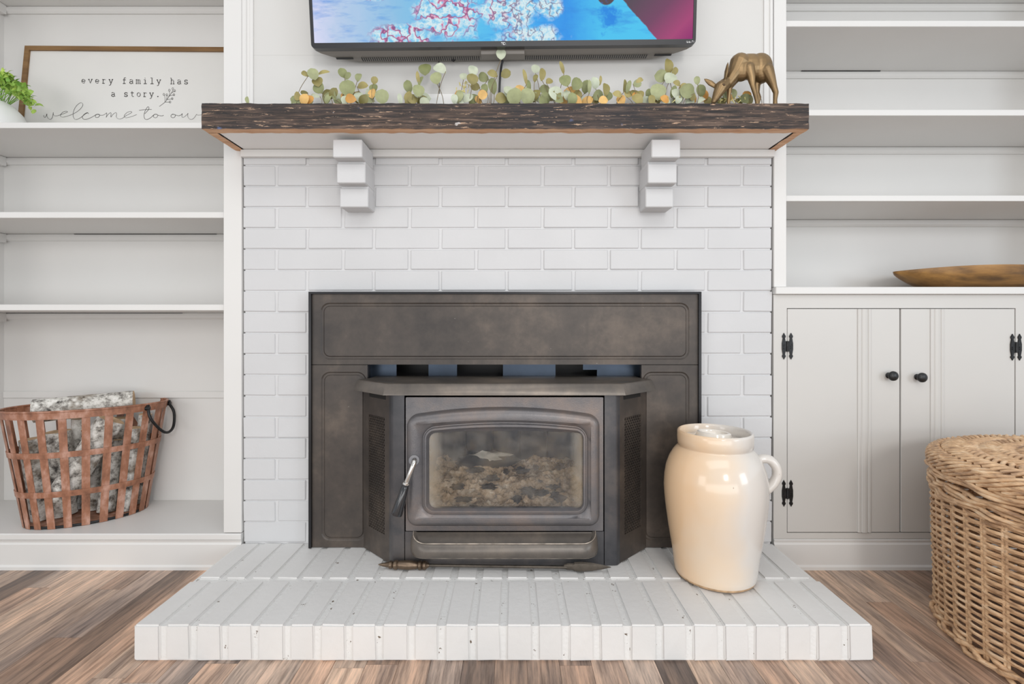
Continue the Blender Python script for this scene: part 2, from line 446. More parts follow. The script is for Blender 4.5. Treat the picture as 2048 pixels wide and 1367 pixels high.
# ------------------------------------------------------------------ mesh helpers
class MB:
    def __init__(s):
        s.v = []; s.f = []; s.mi = []; s.cur = 0
    def add(s, verts, faces):
        b = len(s.v)
        s.v += [tuple(p) for p in verts]
        for f in faces:
            s.f.append(tuple(b + i for i in f)); s.mi.append(s.cur)
        return s
    def box(s, x0, x1, y0, y1, z0, z1):
        vs = [(x, y, z) for x in (x0, x1) for y in (y0, y1) for z in (z0, z1)]
        return s.add(vs, [(0, 1, 3, 2), (4, 6, 7, 5), (0, 4, 5, 1), (2, 3, 7, 6), (0, 2, 6, 4), (1, 5, 7, 3)])
    def loft(s, loops, cap0=False, cap1=False, closed=True):
        n = len(loops[0]); vs = [p for lp in loops for p in lp]; fs = []
        for i in range(len(loops) - 1):
            for j in range(n if closed else n - 1):
                k = (j + 1) % n
                fs.append((i * n + j, i * n + k, (i + 1) * n + k, (i + 1) * n + j))
        if cap0: fs.append(tuple(range(n))[::-1])
        if cap1: fs.append(tuple((len(loops) - 1) * n + j for j in range(n)))
        return s.add(vs, fs)
    def tube(s, path, r, sides=6, closed=False, caps=True, flat=1.0):
        path = [Vector(p) for p in path]; n = len(path)
        rs = r if isinstance(r, (list, tuple)) else [r] * n
        loops = []; up = None
        for i, p in enumerate(path):
            if closed: t = path[(i + 1) % n] - path[i - 1]
            else: t = path[min(i + 1, n - 1)] - path[max(i - 1, 0)]
            if t.length < 1e-9: t = Vector((0, 0, 1))
            t.normalize()
            if up is None:
                up = Vector((0, 0, 1)) if abs(t.z) < 0.9 else Vector((0, 1, 0))
            up = up - t * up.dot(t)
            if up.length < 1e-6: up = t.orthogonal()
            up.normalize(); sd = t.cross(up)
            loops.append([p + (up * math.cos(a) + sd * math.sin(a) * flat) * rs[i] for a in (2 * math.pi * k / sides for k in range(sides))])
        if closed: loops.append(loops[0])
        return s.loft(loops, caps and not closed, caps and not closed)
    def lathe(s, prof, seg=32, c=(0, 0, 0), cap0=False, cap1=False):
        loops = [[(c[0] + r * math.cos(2 * math.pi * k / seg), c[1] + r * math.sin(2 * math.pi * k / seg), c[2] + z) for k in range(seg)] for r, z in prof]
        return s.loft(loops, cap0, cap1)
    def prism(s, poly, y0, y1):           # polygon in x,z extruded along y
        n = len(poly)
        vs = [(x, y0, z) for x, z in poly] + [(x, y1, z) for x, z in poly]
        fs = [tuple(range(n)), tuple(range(2 * n - 1, n - 1, -1))] + [(i, i + n, (i + 1) % n + n, (i + 1) % n) for i in range(n)]
        return s.add(vs, fs)
    def prof_x(s, prof, x0, x1):          # profile (y,z) swept along x
        n = len(prof)
        vs = [(x0, y, z) for y, z in prof] + [(x1, y, z) for y, z in prof]
        fs = [tuple(range(n)), tuple(range(2 * n - 1, n - 1, -1))] + [(i, i + n, (i + 1) % n + n, (i + 1) % n) for i in range(n)]
        return s.add(vs, fs)
    def prof_z(s, prof, z0, z1):          # plan outline (x,y) extruded along z
        n = len(prof)
        vs = [(x, y, z0) for x, y in prof] + [(x, y, z1) for x, y in prof]
        fs = [tuple(range(n)), tuple(range(2 * n - 1, n - 1, -1))] + [(i, i + n, (i + 1) % n + n, (i + 1) % n) for i in range(n)]
        return s.add(vs, fs)
    def mesh(s, name, mats, smooth=None, bevel=0.0, seg=1):
        me = bpy.data.meshes.new(name)
        me.from_pydata(s.v, [], s.f)
        for m in (mats if isinstance(mats, (list, tuple)) else [mats]):
            me.materials.append(M[m])
        me.polygons.foreach_set('material_index', s.mi)
        bm = bmesh.new(); bm.from_mesh(me)
        bmesh.ops.recalc_face_normals(bm, faces=bm.faces)
        if bevel > 0:
            ed = [e for e in bm.edges if len(e.link_faces) == 2 and e.calc_face_angle(0) > 0.6]
            bmesh.ops.bevel(bm, geom=ed, offset=bevel, segments=seg, affect='EDGES', clamp_overlap=True)
        bm.to_mesh(me); bm.free()
        if smooth is not None:
            me.polygons.foreach_set('use_smooth', [True] * len(me.polygons))
            me.set_sharp_from_angle(angle=math.radians(smooth))
        me.update()
        return me

def put(name, me, parent=None, loc=None, rot=None, kind=None, label=None):
    o = bpy.data.objects.new(name, me)
    COL.objects.link(o)
    if loc is not None: o.location = loc
    if rot is not None: o.rotation_euler = rot
    if parent is not None:
        o.parent = parent
        if parent.parent is None:
            o.matrix_parent_inverse = (Matrix.Translation(parent.location) @ parent.rotation_euler.to_matrix().to_4x4()).inverted()
    if kind: o['kind'] = kind
    if label: o['label'] = label
    return o
def tag(o, label, cat, group=None):
    o['label'] = label; o['category'] = cat
    if group: o['group'] = group
    return o
def thing(name, loc, label, cat, group=None, rot=(0, 0, 0)):
    o = bpy.data.objects.new(name, None)
    o.empty_display_size = 0.05
    COL.objects.link(o)
    o.location = loc; o.rotation_euler = rot
    return tag(o, label, cat, group)
def struct(o, label=None):
    o['kind'] = 'structure'
    if label: o['label'] = label
    return o
def rrect(x0, x1, z0, z1, r, n=6):
    pts = []
    for cx, cz, a0 in ((x1 - r, z1 - r, 0), (x0 + r, z1 - r, 90), (x0 + r, z0 + r, 180), (x1 - r, z0 + r, 270)):
        for k in range(n + 1):
            a = math.radians(a0 + 90 * k / n)
            pts.append((cx + r * math.cos(a), cz + r * math.sin(a)))
    return pts
def spline(pts, sub=6, closed=False):
    pts = [Vector(p) for p in pts]; n = len(pts); out = []
    rng = range(n) if closed else range(n - 1)
    for i in rng:
        if closed: p0, p1, p2, p3 = pts[i - 1], pts[i], pts[(i + 1) % n], pts[(i + 2) % n]
        else: p0, p1, p2, p3 = pts[max(i - 1, 0)], pts[i], pts[i + 1], pts[min(i + 2, n - 1)]
        for k in range(sub):
            t = k / sub
            out.append(0.5 * ((2 * p1) + (p2 - p0) * t + (2 * p0 - 5 * p1 + 4 * p2 - p3) * t * t + (3 * p1 - p0 - 3 * p2 + p3) * t ** 3))
    if not closed: out.append(pts[-1])
    return out

# ================================================================== SETTING
DW = 1.546           # brick face
HZ = 0.084           # hearth top
XL, XR = PX(486, DW), PX(1545, DW)
BACK = 1.835         # bookcase back panel
TOPZ = 2.36

# floor: base slab and its planks
floor = struct(put('floor', MB().box(-3.0, 3.0, -0.9, 2.3, -0.06, -0.004).mesh('floor', 'floor_wood')), 'brown wood-look plank floor')
pl = MB().box(0, 1, 0, 1, -0.0039, 0.0).mesh('plank', 'floor_wood')
x = -2.05; PW = 0.0745
while x < 2.05:
    y = 0.15 - R.uniform(0, 0.6)
    while y < 1.536:
        L = R.choice([0.42, 0.55, 0.7, 0.9]) * R.uniform(0.9, 1.1)
        y1 = min(y + L, 1.60)
        if y1 > 1.5: y1 = 1.60
        inside = (-0.84 < x and x + PW < 0.83 and y > 1.15)
        if not inside:
            o = put('plank', pl, floor, (x + 0.0004, y, 0))
            o.scale = (PW - 0.0008, y1 - y - 0.0008, 1)
        y = y1
    x += PW

# brick wall with a firebox hole, every brick its own piece
wall = MB()
ft = 0.003
hx0, hx1, hz1 = -0.50, 0.46, 0.70
TRIMZ = 1.323
wall.box(XL + 0.006, hx0, DW + ft, 1.95, 0.0, 1.36)
wall.box(hx1, XR - 0.006, DW + ft, 1.95, 0.0, 1.36)
wall.box(hx0, hx1, DW + ft, 1.95, hz1, 1.36)
wall.box(hx0, hx1, 1.90, 1.95, 0.0, hz1)
wall_o = struct(put('wall_back', wall.mesh('wall_back', 'mortar_paint')), 'white painted brick chimney breast')
_bc = {}
def brick_mesh(L, H, var, mat='brick_paint', D=0.03, bev=0.0022):
    key = (round(L, 3), round(H, 3), var, mat)
    if key not in _bc:
        b = MB().box(-L / 2, L / 2, 0, D, -H / 2, H / 2)
        rr = random.Random(hash((round(L * 1000), var)) & 0xffff)
        b.v = [(px_ + rr.uniform(-.0012, .0012), py_ + (rr.uniform(-.0012, .0006) if py_ == 0 else 0), pz_ + rr.uniform(-.0008, .0008)) for px_, py_, pz_ in b.v]
        _bc[key] = b.mesh('brick', mat, None, bev, 1)
    return _bc[key]
CP = 0.0675; BP = 0.2143; VG = 0.009; HG = 0.0035
SX0, SX1, SZ1 = -0.6355, 0.5946, 0.889
ncourse = int((TRIMZ - HZ) / CP) + 1
for k in range(ncourse):
    z0 = HZ + k * CP; z1 = min(z0 + CP, TRIMZ + 0.012)
    if z1 - z0 < 0.012: continue
    off = PX(614.5, DW) if k % 2 == 0 else PX(553, DW)
    xs = [off + i * BP for i in range(-3, 10)]
    spans = []
    for i in range(len(xs) - 1):
        a, b = max(xs[i] + VG / 2, XL + 0.001), min(xs[i + 1] - VG / 2, XR - 0.001)
        if b - a < 0.008: continue
        if z0 < SZ1 - 0.03:
            if a > SX0 + 0.05 and b < SX1 - 0.05: continue
            if a < SX0 + 0.06 < b: b = min(b, SX0 + 0.06)
            if a < SX1 - 0.06 < b: a = max(a, SX1 - 0.06)
        spans.append((a, b))
    for a, b in spans:
        put('brick', brick_mesh(b - a, z1 - z0 - HG, R.randrange(3)), wall_o, ((a + b) / 2, DW + R.uniform(-0.0012, 0.0006), (z0 + z1) / 2))

# wall above the mantel: wide boards with fine seams
up = struct(put('wall_upper', MB().box(PX(506, DW), PX(1528, DW), DW + 0.006, DW + 0.09, 1.362, TOPZ).mesh('wall_upper', 'wall_paint')), 'off-white boarded wall above the mantel')
zs = [1.362, 1.462, 1.653, 1.85, 2.05, 2.25, TOPZ]
for a, b in zip(zs[:-1], zs[1:]):
    put('board', MB().box(PX(506, DW), PX(1528, DW), DW, DW + 0.0059, a + 0.00012, b - 0.00012).mesh('board', 'wall_paint'), up)
# fluted trims between wall and bookcases
def trim(name, x0, x1):
    w_ = x1 - x0; y = DW - 0.004
    pr = [(x0, y + 0.06), (x0, y), (x0 + .35 * w_, y), (x0 + .42 * w_, y + .004), (x0 + .62 * w_, y + .004), (x0 + .7 * w_, y), (x1, y), (x1, y + .06)]
    return struct(put(name, MB().prof_z(pr, 1.418, TOPZ).mesh(name, 'cabinet_paint', None)))
trim('trim_1', PX(485.5, DW), PX(507.5, DW))
trim('trim_2', PX(1527, DW), PX(1544.5, DW))

# plain room walls that run on either side of the built-ins
struct(put('wall_left', MB().box(-3.0, -1.971, 1.545, 1.66, 0.0, TOPZ).mesh('wall_left', 'wall_paint')), 'off-white wall beyond the left bookcase')
struct(put('wall_right', MB().box(2.032, 3.0, 1.545, 1.66, 0.0, TOPZ).mesh('wall_right', 'wall_paint')), 'off-white wall beyond the right bookcase')

# baseboards under both bookcases
BZ = 0.116
def baseboard(name, x0, x1):
    y = 1.540
    pr = [(y + .05, 0.0), (y - .004, 0.0), (y - .004, .010), (y, .016), (y, .080), (y + .003, .086), (y + .001, .094), (y + .006, .098), (y + .05, .098)]
    return struct(put(name, MB().prof_x(pr, x0, x1).mesh(name, 'cabinet_paint')))
baseboard('baseboard_left', -1.97, XL - 0.003)
baseboard('baseboard_right', XR + 0.003, 2.03)

# ================================================================== HEARTH
hearth = thing('hearth', (0, 1.33, 0), 'low white painted brick hearth projecting onto the wood floor', 'hearth')
HF = 0.7 * F / (1250 - CY)          # front edge depth 1.12
HX0, HX1 = PX(267, HF), PX(1748, HF)
MIDJ = 0.7 * F / (1157 - CY)
put('mortar_bed', MB().box(HX0 + 0.006, HX1 - 0.006, HF + 0.005, DW + 0.002, 0.0, HZ - 0.0045).mesh('mortar_bed', 'hearth_mortar'), hearth)
NB = 24; HP = (HX1 - HX0 + 0.0135) / NB; BW = HP - 0.0135
hm = {}
def hbrick(L, W, var):
    key = (round(L, 3), round(W, 3), var)
    if key not in hm:
        b = MB().box(-W / 2, W / 2, -L / 2, L / 2, 0.0005, HZ)
        rr = random.Random(var * 17 + 3)
        b.v = [(a + rr.uniform(-.0018, .0018), c + rr.uniform(-.0015, .0015), z + (rr.uniform(-.001, .001) if z > .01 else 0)) for a, c, z in b.v]
        hm[key] = b.mesh('brick', 'hearth_paint', 60, 0.0038, 2)
    return hm[key]
for i in range(NB):
    xc = HX0 + BW / 2 + i * HP
    put('brick', hbrick(MIDJ - HF - 0.010, BW, i % 4), hearth, (xc, (HF + MIDJ) / 2 - 0.005, R.uniform(-.0004, .0004)))
    xb = xc + 0.016 * (1 - 2 * i / (NB - 1))
    y1 = DW - 0.001
    put('brick', hbrick(y1 - MIDJ - 0.004, BW - 0.001, i % 4 + 4), hearth, (xb, (y1 + MIDJ + 0.004) / 2, R.uniform(-.0004, .0004)))

# ================================================================== LEFT BOOKCASE
FR = 1.553           # shelf fronts
lb = thing('bookcase', (-1.43, 1.70, 0.0), 'built-in off-white bookcase left of the fireplace holding sign and firewood basket', 'bookcase', 'built-in bookcases')
LX0, LX1 = -1.94, PX(449, DW)
put('stile', MB().box(LX1, XL - 0.0015, DW - 0.006, DW + 0.03, 0.1185, TOPZ).mesh('stile', 'cabinet_paint', None, 0.0015), lb)
put('side_panel', MB().box(LX1 + 0.02, XL - 0.0015, DW + 0.03, BACK, 0.117, TOPZ).mesh('side_panel', 'cabinet_paint'), lb)
put('side_panel', MB().box(LX0 - 0.025, LX0, DW - 0.006, BACK, 0.098, TOPZ).mesh('side_panel', 'cabinet_paint'), lb)
put('back_panel', MB().box(LX0 - 0.02, LX1 + 0.05, BACK, BACK + 0.015, 0.098, TOPZ).mesh('back_panel', 'cabinet_paint'), lb)
put('back_rail', MB().box(LX0, LX1 + 0.02, BACK - 0.005, BACK, 0.506, 0.532).mesh('back_rail', 'cabinet_paint', None, 0.002), lb)
put('deck', MB().prof_x([(1.5362, .0985), (1.5362, .1135), (1.539, .1165), (BACK, .1165), (BACK, .0985)], LX0, XL - 0.0015).mesh('deck', 'cabinet_paint'), lb)
shelfL = [(2.016, 1.996), (PZ(244.5, FR), PZ(256, FR)), (PZ(423.5, FR), PZ(435.5, FR)), (PZ(608.5, FR), PZ(620.5, FR))]
def bead(z, x0, x1, h=0.026, t=0.014):
    y = BACK
    pr = [(y, z - h), (y - t * .5, z - h), (y - t, z - h * .72), (y - t, z - h * .30), (y - t * .75, z - .0012), (y, z - .0012)]
    return MB().prof_x(pr, x0, x1).mesh('ledger_moulding', 'cabinet_paint', 40)
def shelves(parent, lst, x0, x1, cl):
    for zt, zb in lst:
        put('shelf', MB().box(x0, x1, FR, BACK - 0.0005, zb, zt).mesh('shelf', 'cabinet_paint', None, 0.0012), parent)
        put('ledger_moulding', bead(zb, x0, x1), parent)
        if cl is not None:
            put('cleat', MB().box(cl, cl + 0.024, 1.60, BACK - 0.012, zb - 0.034, zb - 0.0005).mesh('cleat', 'cabinet_paint', None, 0.002), parent)
shelves(lb, shelfL, LX0, LX1 + 0.019, LX0)
# dark dried caulk crack behind the moulding of two shelves
for i, (a, b) in ((2, (-1.66, -1.12)), (3, (-1.93, -1.25))):
    put('crack', MB().box(a, b, BACK - 0.0146, BACK - 0.010, shelfL[i][1] - 0.0022, shelfL[i][1] - 0.0006).mesh('crack', 'gap_dark'), lb)

# ================================================================== RIGHT BOOKCASE, COUNTER, CABINET
RX0, RX1 = PX(1571, DW), 2.0
rb = thing('bookcase', (1.43, 1.70, 0.909), 'built-in off-white bookcase right of the fireplace above the cabinet doors', 'bookcase', 'built-in bookcases')
CT = PZ(573.5, 1.53); CB = PZ(588, 1.53)
put('stile', MB().box(XR + 0.0015, RX0, DW - 0.006, DW + 0.03, CT + 0.0005, TOPZ).mesh('stile', 'cabinet_paint', None, 0.0015), rb)
put('side_panel', MB().box(XR + 0.0015, RX0 - 0.02, DW + 0.03, BACK, CT + 0.0005, TOPZ).mesh('side_panel', 'cabinet_paint'), rb)
put('side_panel', MB().box(RX1, RX1 + 0.025, DW - 0.006, BACK, CT + 0.0005, TOPZ).mesh('side_panel', 'cabinet_paint'), rb)
put('back_panel', MB().box(RX0 - 0.05, RX1 + 0.02, BACK, BACK + 0.015, CT + 0.0005, TOPZ).mesh('back_panel', 'cabinet_paint'), rb)
shelfR = [(2.027, 2.007), (PZ(41, FR), PZ(53, FR)), (PZ(219, FR), PZ(231, FR)), (PZ(390.5, FR), PZ(402, FR))]
shelves(rb, shelfR, RX0 - 0.019, RX1, None)
for a, b in ((0.885, 0.985), (1.01, 1.03), (1.10, 1.40)):
    put('crack', MB().box(a, b, BACK - 0.0146, BACK - 0.010, shelfR[1][1] - 0.0022, shelfR[1][1] - 0.0006).mesh('crack', 'gap_dark'), rb)
ct = tag(put('countertop', MB().box(XR + 0.0015, 2.03, 1.528, BACK + 0.012, CB, CT).mesh('countertop', 'cabinet_paint', None, 0.002)),
         'off-white wooden ledge on top of the cabinet doors under the wooden bowl', 'countertop')
bc = thing('base_cabinet', (1.43, 1.69, 0.098), 'off-white two-door base cabinet with black hinges and knobs', 'cabinet')
DZ0, DZ1 = PZ(1063, DW), PZ(617, DW)
DXA, DXB, DXC = PX(1573, DW), PX(1799, DW), PX(2028, DW)
fy0, fy1 = DW - 0.004, DW + 0.018
fr = MB()
fr.box(XR + 0.0015, DXA - 0.0012, fy0, fy1, 0.099, CB - 0.0006)
fr.box(DXC + 0.0012, 2.03, fy0, fy1, 0.099, CB - 0.0006)
fr.box(DXA - 0.0012, DXC + 0.0012, fy0, fy1, DZ1 + 0.0015, CB - 0.0006)
fr.box(DXA - 0.0012, DXC + 0.0012, fy0, fy1, 0.099, DZ0 - 0.0015)
put('face_frame', fr.mesh('face_frame', 'door_paint'), bc)
put('body', MB().box(XR + 0.0015, 2.03, fy1 + 0.016, BACK + 0.01, 0.099, CB - 0.0006).mesh('body', 'gap_dark'), bc)
hingem = None
def hinge(parent, xc, zc, wide=0.0):
    global hingem
    if hingem is None:
        b = MB()
        half = [(0.0, 0.043), (0.0018, 0.039), (0.0055, 0.033), (0.0048, 0.0285), (0.0030, 0.027), (0.0045, 0.018), (0.0060, 0.010), (0.0060, -0.010), (0.0045, -0.018), (0.0030, -0.027), (0.0050, -0.0285), (0.0055, -0.033), (0.0018, -0.038), (0.0, -0.042)]
        for sx in (-1, 1):
            out = [(sx * 0.0115 + px_, z) for px_, z in half] + [(sx * 0.0115 - px_, z) for px_, z in half[1:-1]][::-1]
            b.prism(out, 0, 0.0032)
            b.prism([(sx * 0.002, -.016), (sx * 0.012, -.016), (sx * 0.012, .016), (sx * 0.002, .016)], 0.0005, 0.0032)
        b.tube([(0, 0.001, -.017), (0, 0.001, .017)], 0.0038, 8)
        for sx in (-1, 1):
            for z in (-.006, .0):
                b.tube([(sx * 0.0115, -0.0012, z), (sx * 0.0115, 0.001, z)], 0.0024, 8)
        hingem = b.mesh('hinge', 'iron_black', 35)
    return put('hinge', hingem, parent, (xc, fy0 - 0.0034, zc))
def cab_door(x0, x1, mold, hx, hzs, kx, kz):
    ins = 0.0012
    d = put('door', MB().box(x0 + ins, x1 - ins, fy0 + 0.0005, fy1 - 0.002, DZ0 + .0005, DZ1 - 0.0005).mesh('door', 'door_paint', None, 0.001), bc)
    m0, m1 = mold; w_ = m1 - m0; y = fy0
    pr = [(m0, y + .002), (m0, y - .002), (m0 + .08 * w_, y - .004), (m0 + .2 * w_, y - .004), (m0 + .25 * w_, y - .0015), (m0 + .32 * w_, y - .0045), (m0 + .5 * w_, y - .006),
          (m0 + .68 * w_, y - .0045), (m0 + .75 * w_, y - .0015), (m0 + .8 * w_, y - .004), (m0 + .92 * w_, y - .004), (m1, y - .002), (m1, y + .002)]
    put('moulding', MB().prof_z(pr, DZ0 + 0.001, DZ1 - 0.001).mesh('moulding', 'door_paint'), d)
    for hz in hzs: hinge(d, hx, hz)
    kn = MB()
    prof = [(0.001, -0.0290), (0.007, -0.0285), (0.0120, -0.0262), (0.0150, -0.0225), (0.0156, -0.0185), (0.0135, -0.0138), (0.008, -0.0108), (0.006, -0.008), (0.0065, -0.003), (0.0095, -0.001), (0.0095, 0.0008)]
    kn.loft([[(r * math.cos(2 * math.pi * k / 20), yy, r * math.sin(2 * math.pi * k / 20)) for k in range(20)] for r, yy in prof], True, True)
    put('knob', kn.mesh('knob', 'knob_black', 50), d, (kx, fy0, kz))
cab_door(DXA, DXB - 0.0012, (PX(1713, DW), PX(1740, DW)), DXA - 0.0003, (PZ(692, DW), PZ(985, DW)), PX(1775, DW), PZ(750, DW))
cab_door(DXB + 0.0012, DXC, (PX(1858, DW), PX(1885, DW)), DXC + 0.0003, (PZ(694, DW), PZ(985, DW)), PX(1832, DW), PZ(753, DW))

# ================================================================== MANTEL AND CORBELS
MF = 1.368
MX0, MX1 = PX(403, MF), PX(1618, MF)
MZ1, MZ0 = PZ(206.5, MF), PZ(255.5, MF)
mantel = thing('mantel', (0, 1.45, MZ0), 'dark weathered wood beam mantel with white underside', 'mantel')
def rough_board(x0, x1, y0, y1, z0, z1, along='x', n=150, amp=0.0024, seed=1):
    b = MB(); loops = []
    prof = [(0, 0), (0, .12), (0, .3), (0, .5), (0, .7), (0, .88), (0.02, 1), (.5, 1), (1, 1), (1, .5), (1, 0), (.5, 0)]
    for i in range(n + 1):
        t = i / n; lp = []
        for j, (a, c) in enumerate(prof):
            nx = noise.noise((t * (x1 - x0 if along == 'x' else y1 - y0) * 22, j * 3.1, seed)); nz = noise.noise((t * 60, j * 2.7 + 50, seed))
            if along == 'x':
                ex = (noise.noise((j * 1.7, seed, 5.0)) * 0.004) if i in (0, n) else 0
                lp.append((x0 + (x1 - x0) * t + ex, y0 + (y1 - y0) * a + (nx * amp if a < .1 else 0), z0 + (z1 - z0) * c + ((nz + nx) * amp if c in (0, 1) else nz * amp * .4)))
            else:
                lp.append((x0 + (x1 - x0) * a + nz * amp * .5, y0 + (y1 - y0) * t, z0 + (z1 - z0) * c + ((nz + nx) * amp if c in (0, 1) else 0)))
        loops.append(lp)
    b.loft(loops, True, True)
    # raw underside edge takes the second material
    m = len(prof)
    for fi, f in enumerate(b.f):
        zs_ = [b.v[q][2] for q in f]
        if max(zs_) < z0 + (z1 - z0) * 0.08: b.mi[fi] = 1
    return b
put('face_board', rough_board(MX0, MX1, MF, MF + 0.030, MZ0 - 0.003, MZ1).mesh('face_board', ['mantel_wood', 'raw_wood'], 40), mantel)
put('end_board', rough_board(MX0, MX0 + 0.026, MF + 0.0305, DW - 0.0065, MZ0 - 0.003, MZ1 - 0.001, 'y', 20).mesh('end_board', ['mantel_wood', 'raw_wood'], 40), mantel)
put('end_board', rough_board(MX1 - 0.026, MX1, MF + 0.0305, DW - 0.0065, MZ0 - 0.003, MZ1 - 0.001, 'y', 20, seed=4).mesh('end_board', ['mantel_wood', 'raw_wood'], 40), mantel)
put('top_board', MB().box(MX0 + 0.0265, MX1 - 0.0265, MF + 0.0305, DW - 0.0065, MZ1 - 0.024, MZ1 - 0.002).mesh('top_board', 'mantel_wood'), mantel)
put('underside_panel', MB().box(MX0 + 0.030, MX1 - 0.030, MF + 0.0315, DW - 0.0075, MZ0 - 0.001, MZ0 + 0.012).mesh('underside_panel', 'soffit_lit_white'), mantel)
put('wall_cleat', MB().box(XL + 0.001, XR - 0.001, DW - 0.018, DW - 0.0015, TRIMZ - 0.002, MZ0 - 0.002).mesh('wall_cleat', 'cabinet_paint', None, 0.0015), mantel)
for side, (a, b) in (('left', (-0.526, -0.440)), ('right', (0.411, 0.498))):
    c = thing('corbel', ((a + b) / 2, 1.48, 1.146), 'stepped white brick corbel under the %s half of the mantel' % side, 'corbel', 'brick corbels')
    for yf, z0, z1 in ((1.4126, 1.2777, 1.331), (1.445, 1.2117, 1.2705), (1.474, 1.1464, 1.2045)):
        bb = MB().box(a + R.uniform(-.0015, .0015), b + R.uniform(-.001, .001), yf, DW - 0.0195 if z1 > 1.31 else DW - 0.0015, z0, z1)
        put('brick', bb.mesh('brick', 'brick_paint', None, 0.0025, 1), c)
    for yf, z0, z1 in ((1.453, 1.2705, 1.2777), (1.482, 1.2045, 1.2117)):
        put('mortar', MB().box(a + 0.002, b - 0.002, yf, DW - 0.002, z0 - .002, z1 + .002).mesh('mortar', 'mortar_paint'), c)

# ================================================================== FIREPLACE INSERT
SC = -0.0205; SY = 1.51
ins = thing('fireplace_insert', (SC, 1.46, HZ), 'black wood-burning fireplace insert with arched glass door and steel surround', 'stove')
z0s = HZ + 0.0022
tf = MB()
tf.box(SX0, SX0 + 0.008, SY - 0.008, DW - 0.002, z0s, SZ1)
tf.box(SX1 - 0.008, SX1, SY - 0.008, DW - 0.002, z0s, SZ1)
tf.box(SX0 + 0.008, SX1 - 0.008, SY - 0.008, DW - 0.002, SZ1 - 0.007, SZ1)
put('surround_trim', tf.mesh('surround_trim', 'trim_black'), ins)
def panel(x0, x1, z0, z1, ix0, ix1, iz0, iz1, r, name):
    b = MB()
    def lp(pts, y): return [(px_, y, z) for px_, z in pts]
    b.loft([lp(rrect(x0, x1, z0, z1, .0006), SY + 0.014), lp(rrect(x0, x1, z0, z1, .0006), SY),
            lp(rrect(ix0, ix1, iz0, iz1, r), SY), lp(rrect(ix0 + .004, ix1 - .004, iz0 + .004, iz1 - .004, r - .004), SY + .003),
            lp(rrect(ix0 + .009, ix1 - .009, iz0 + .009, iz1 - .009, r - .008), SY + .003),
            lp(rrect(ix0 + .012, ix1 - .012, iz0 + .012, iz1 - .012, r - .010), SY + .0002)], False, True)
    return put(name, b.mesh(name, 'stove_panel', 8), ins)
PT = PZ(728.5, SY)
panel(SX0 + .0085, SX1 - .0085, PT, SZ1 - .0075, PX(641, SY), PX(1379, SY), PZ(719, SY), PZ(605, SY), 0.028, 'surround_top_panel')
XA, XB = PX(735, SY), PX(1283, SY)
panel(SX0 + .0085, XA, z0s, PT - .0018, PX(642, SY), XA - .004, z0s + .02, PZ(743, SY), 0.028, 'surround_side_panel')
panel(XB, SX1 - .0085, z0s, PT - .0018, XB + .004, PX(1379, SY), z0s + .02, PZ(743, SY), 0.028, 'surround_side_panel')
# shell behind the slot
sh = MB()
sh.box(XA - .02, XB + .02, 1.72, 1.73, z0s, 0.66)
sh.box(XA - .02, XA - .012, 1.53, 1.73, z0s, 0.66)
sh.box(XB + .012, XB + .02, 1.53, 1.73, z0s, 0.66)
sh.box(XA - .02, XB + .02, 1.53, 1.73, 0.668, 0.676)
put('outer_shell', sh.mesh('outer_shell', 'stove_black'), ins)
for a, b in ((730, 793), (857, 914), (1006, 1111), (1194, 1290)):
    put('baffle_plate', MB().box(PX(a, 1.585), PX(b, 1.585), 1.585, 1.589, 0.59, 0.667).mesh('baffle_plate', 'stove_blue_steel'), ins)
put('baffle_plate', MB().box(PX(1166, 1.585), PX(1194, 1.585), 1.5852, 1.589, 0.637, 0.667).mesh('baffle_plate', 'stove_blue_steel'), ins)
# hood
def plan(f, c, k, ins_=0.0):
    return [(SC - f + ins_ * .5, 1.365 + ins_), (SC + f - ins_ * .5, 1.365 + ins_), (SC + c - ins_, 1.478 + ins_ * .3), (SC + k, 1.5085), (SC + k - .003, 1.58), (SC - k + .003, 1.58), (SC - k, 1.5085), (SC - c + ins_, 1.478 + ins_ * .3)]
hd = MB()
kk = 0.428
hd.loft([[(a, b, 0.5845) for a, b in plan(.345, .466, kk)], [(a, b, 0.588) for a, b in plan(.3445, .4655, kk)], [(a, b, 0.6105) for a, b in plan(.345, .466, kk, .009)],
         [(a, b, 0.6155) for a, b in plan(.345, .466, kk, .013)], [(a, b, 0.6175) for a, b in plan(.345, .466, kk, .020)], [(a, b, 0.6155) for a, b in plan(.345, .466, kk, .026)],
         [(a, b, 0.6155) for a, b in plan(.345, .466, kk, .05)], [(a, b, 0.6175) for a, b in plan(.345, .466, kk, .058)]], True, True)
put('hood', hd.mesh('hood', 'stove_hood', 35), ins)
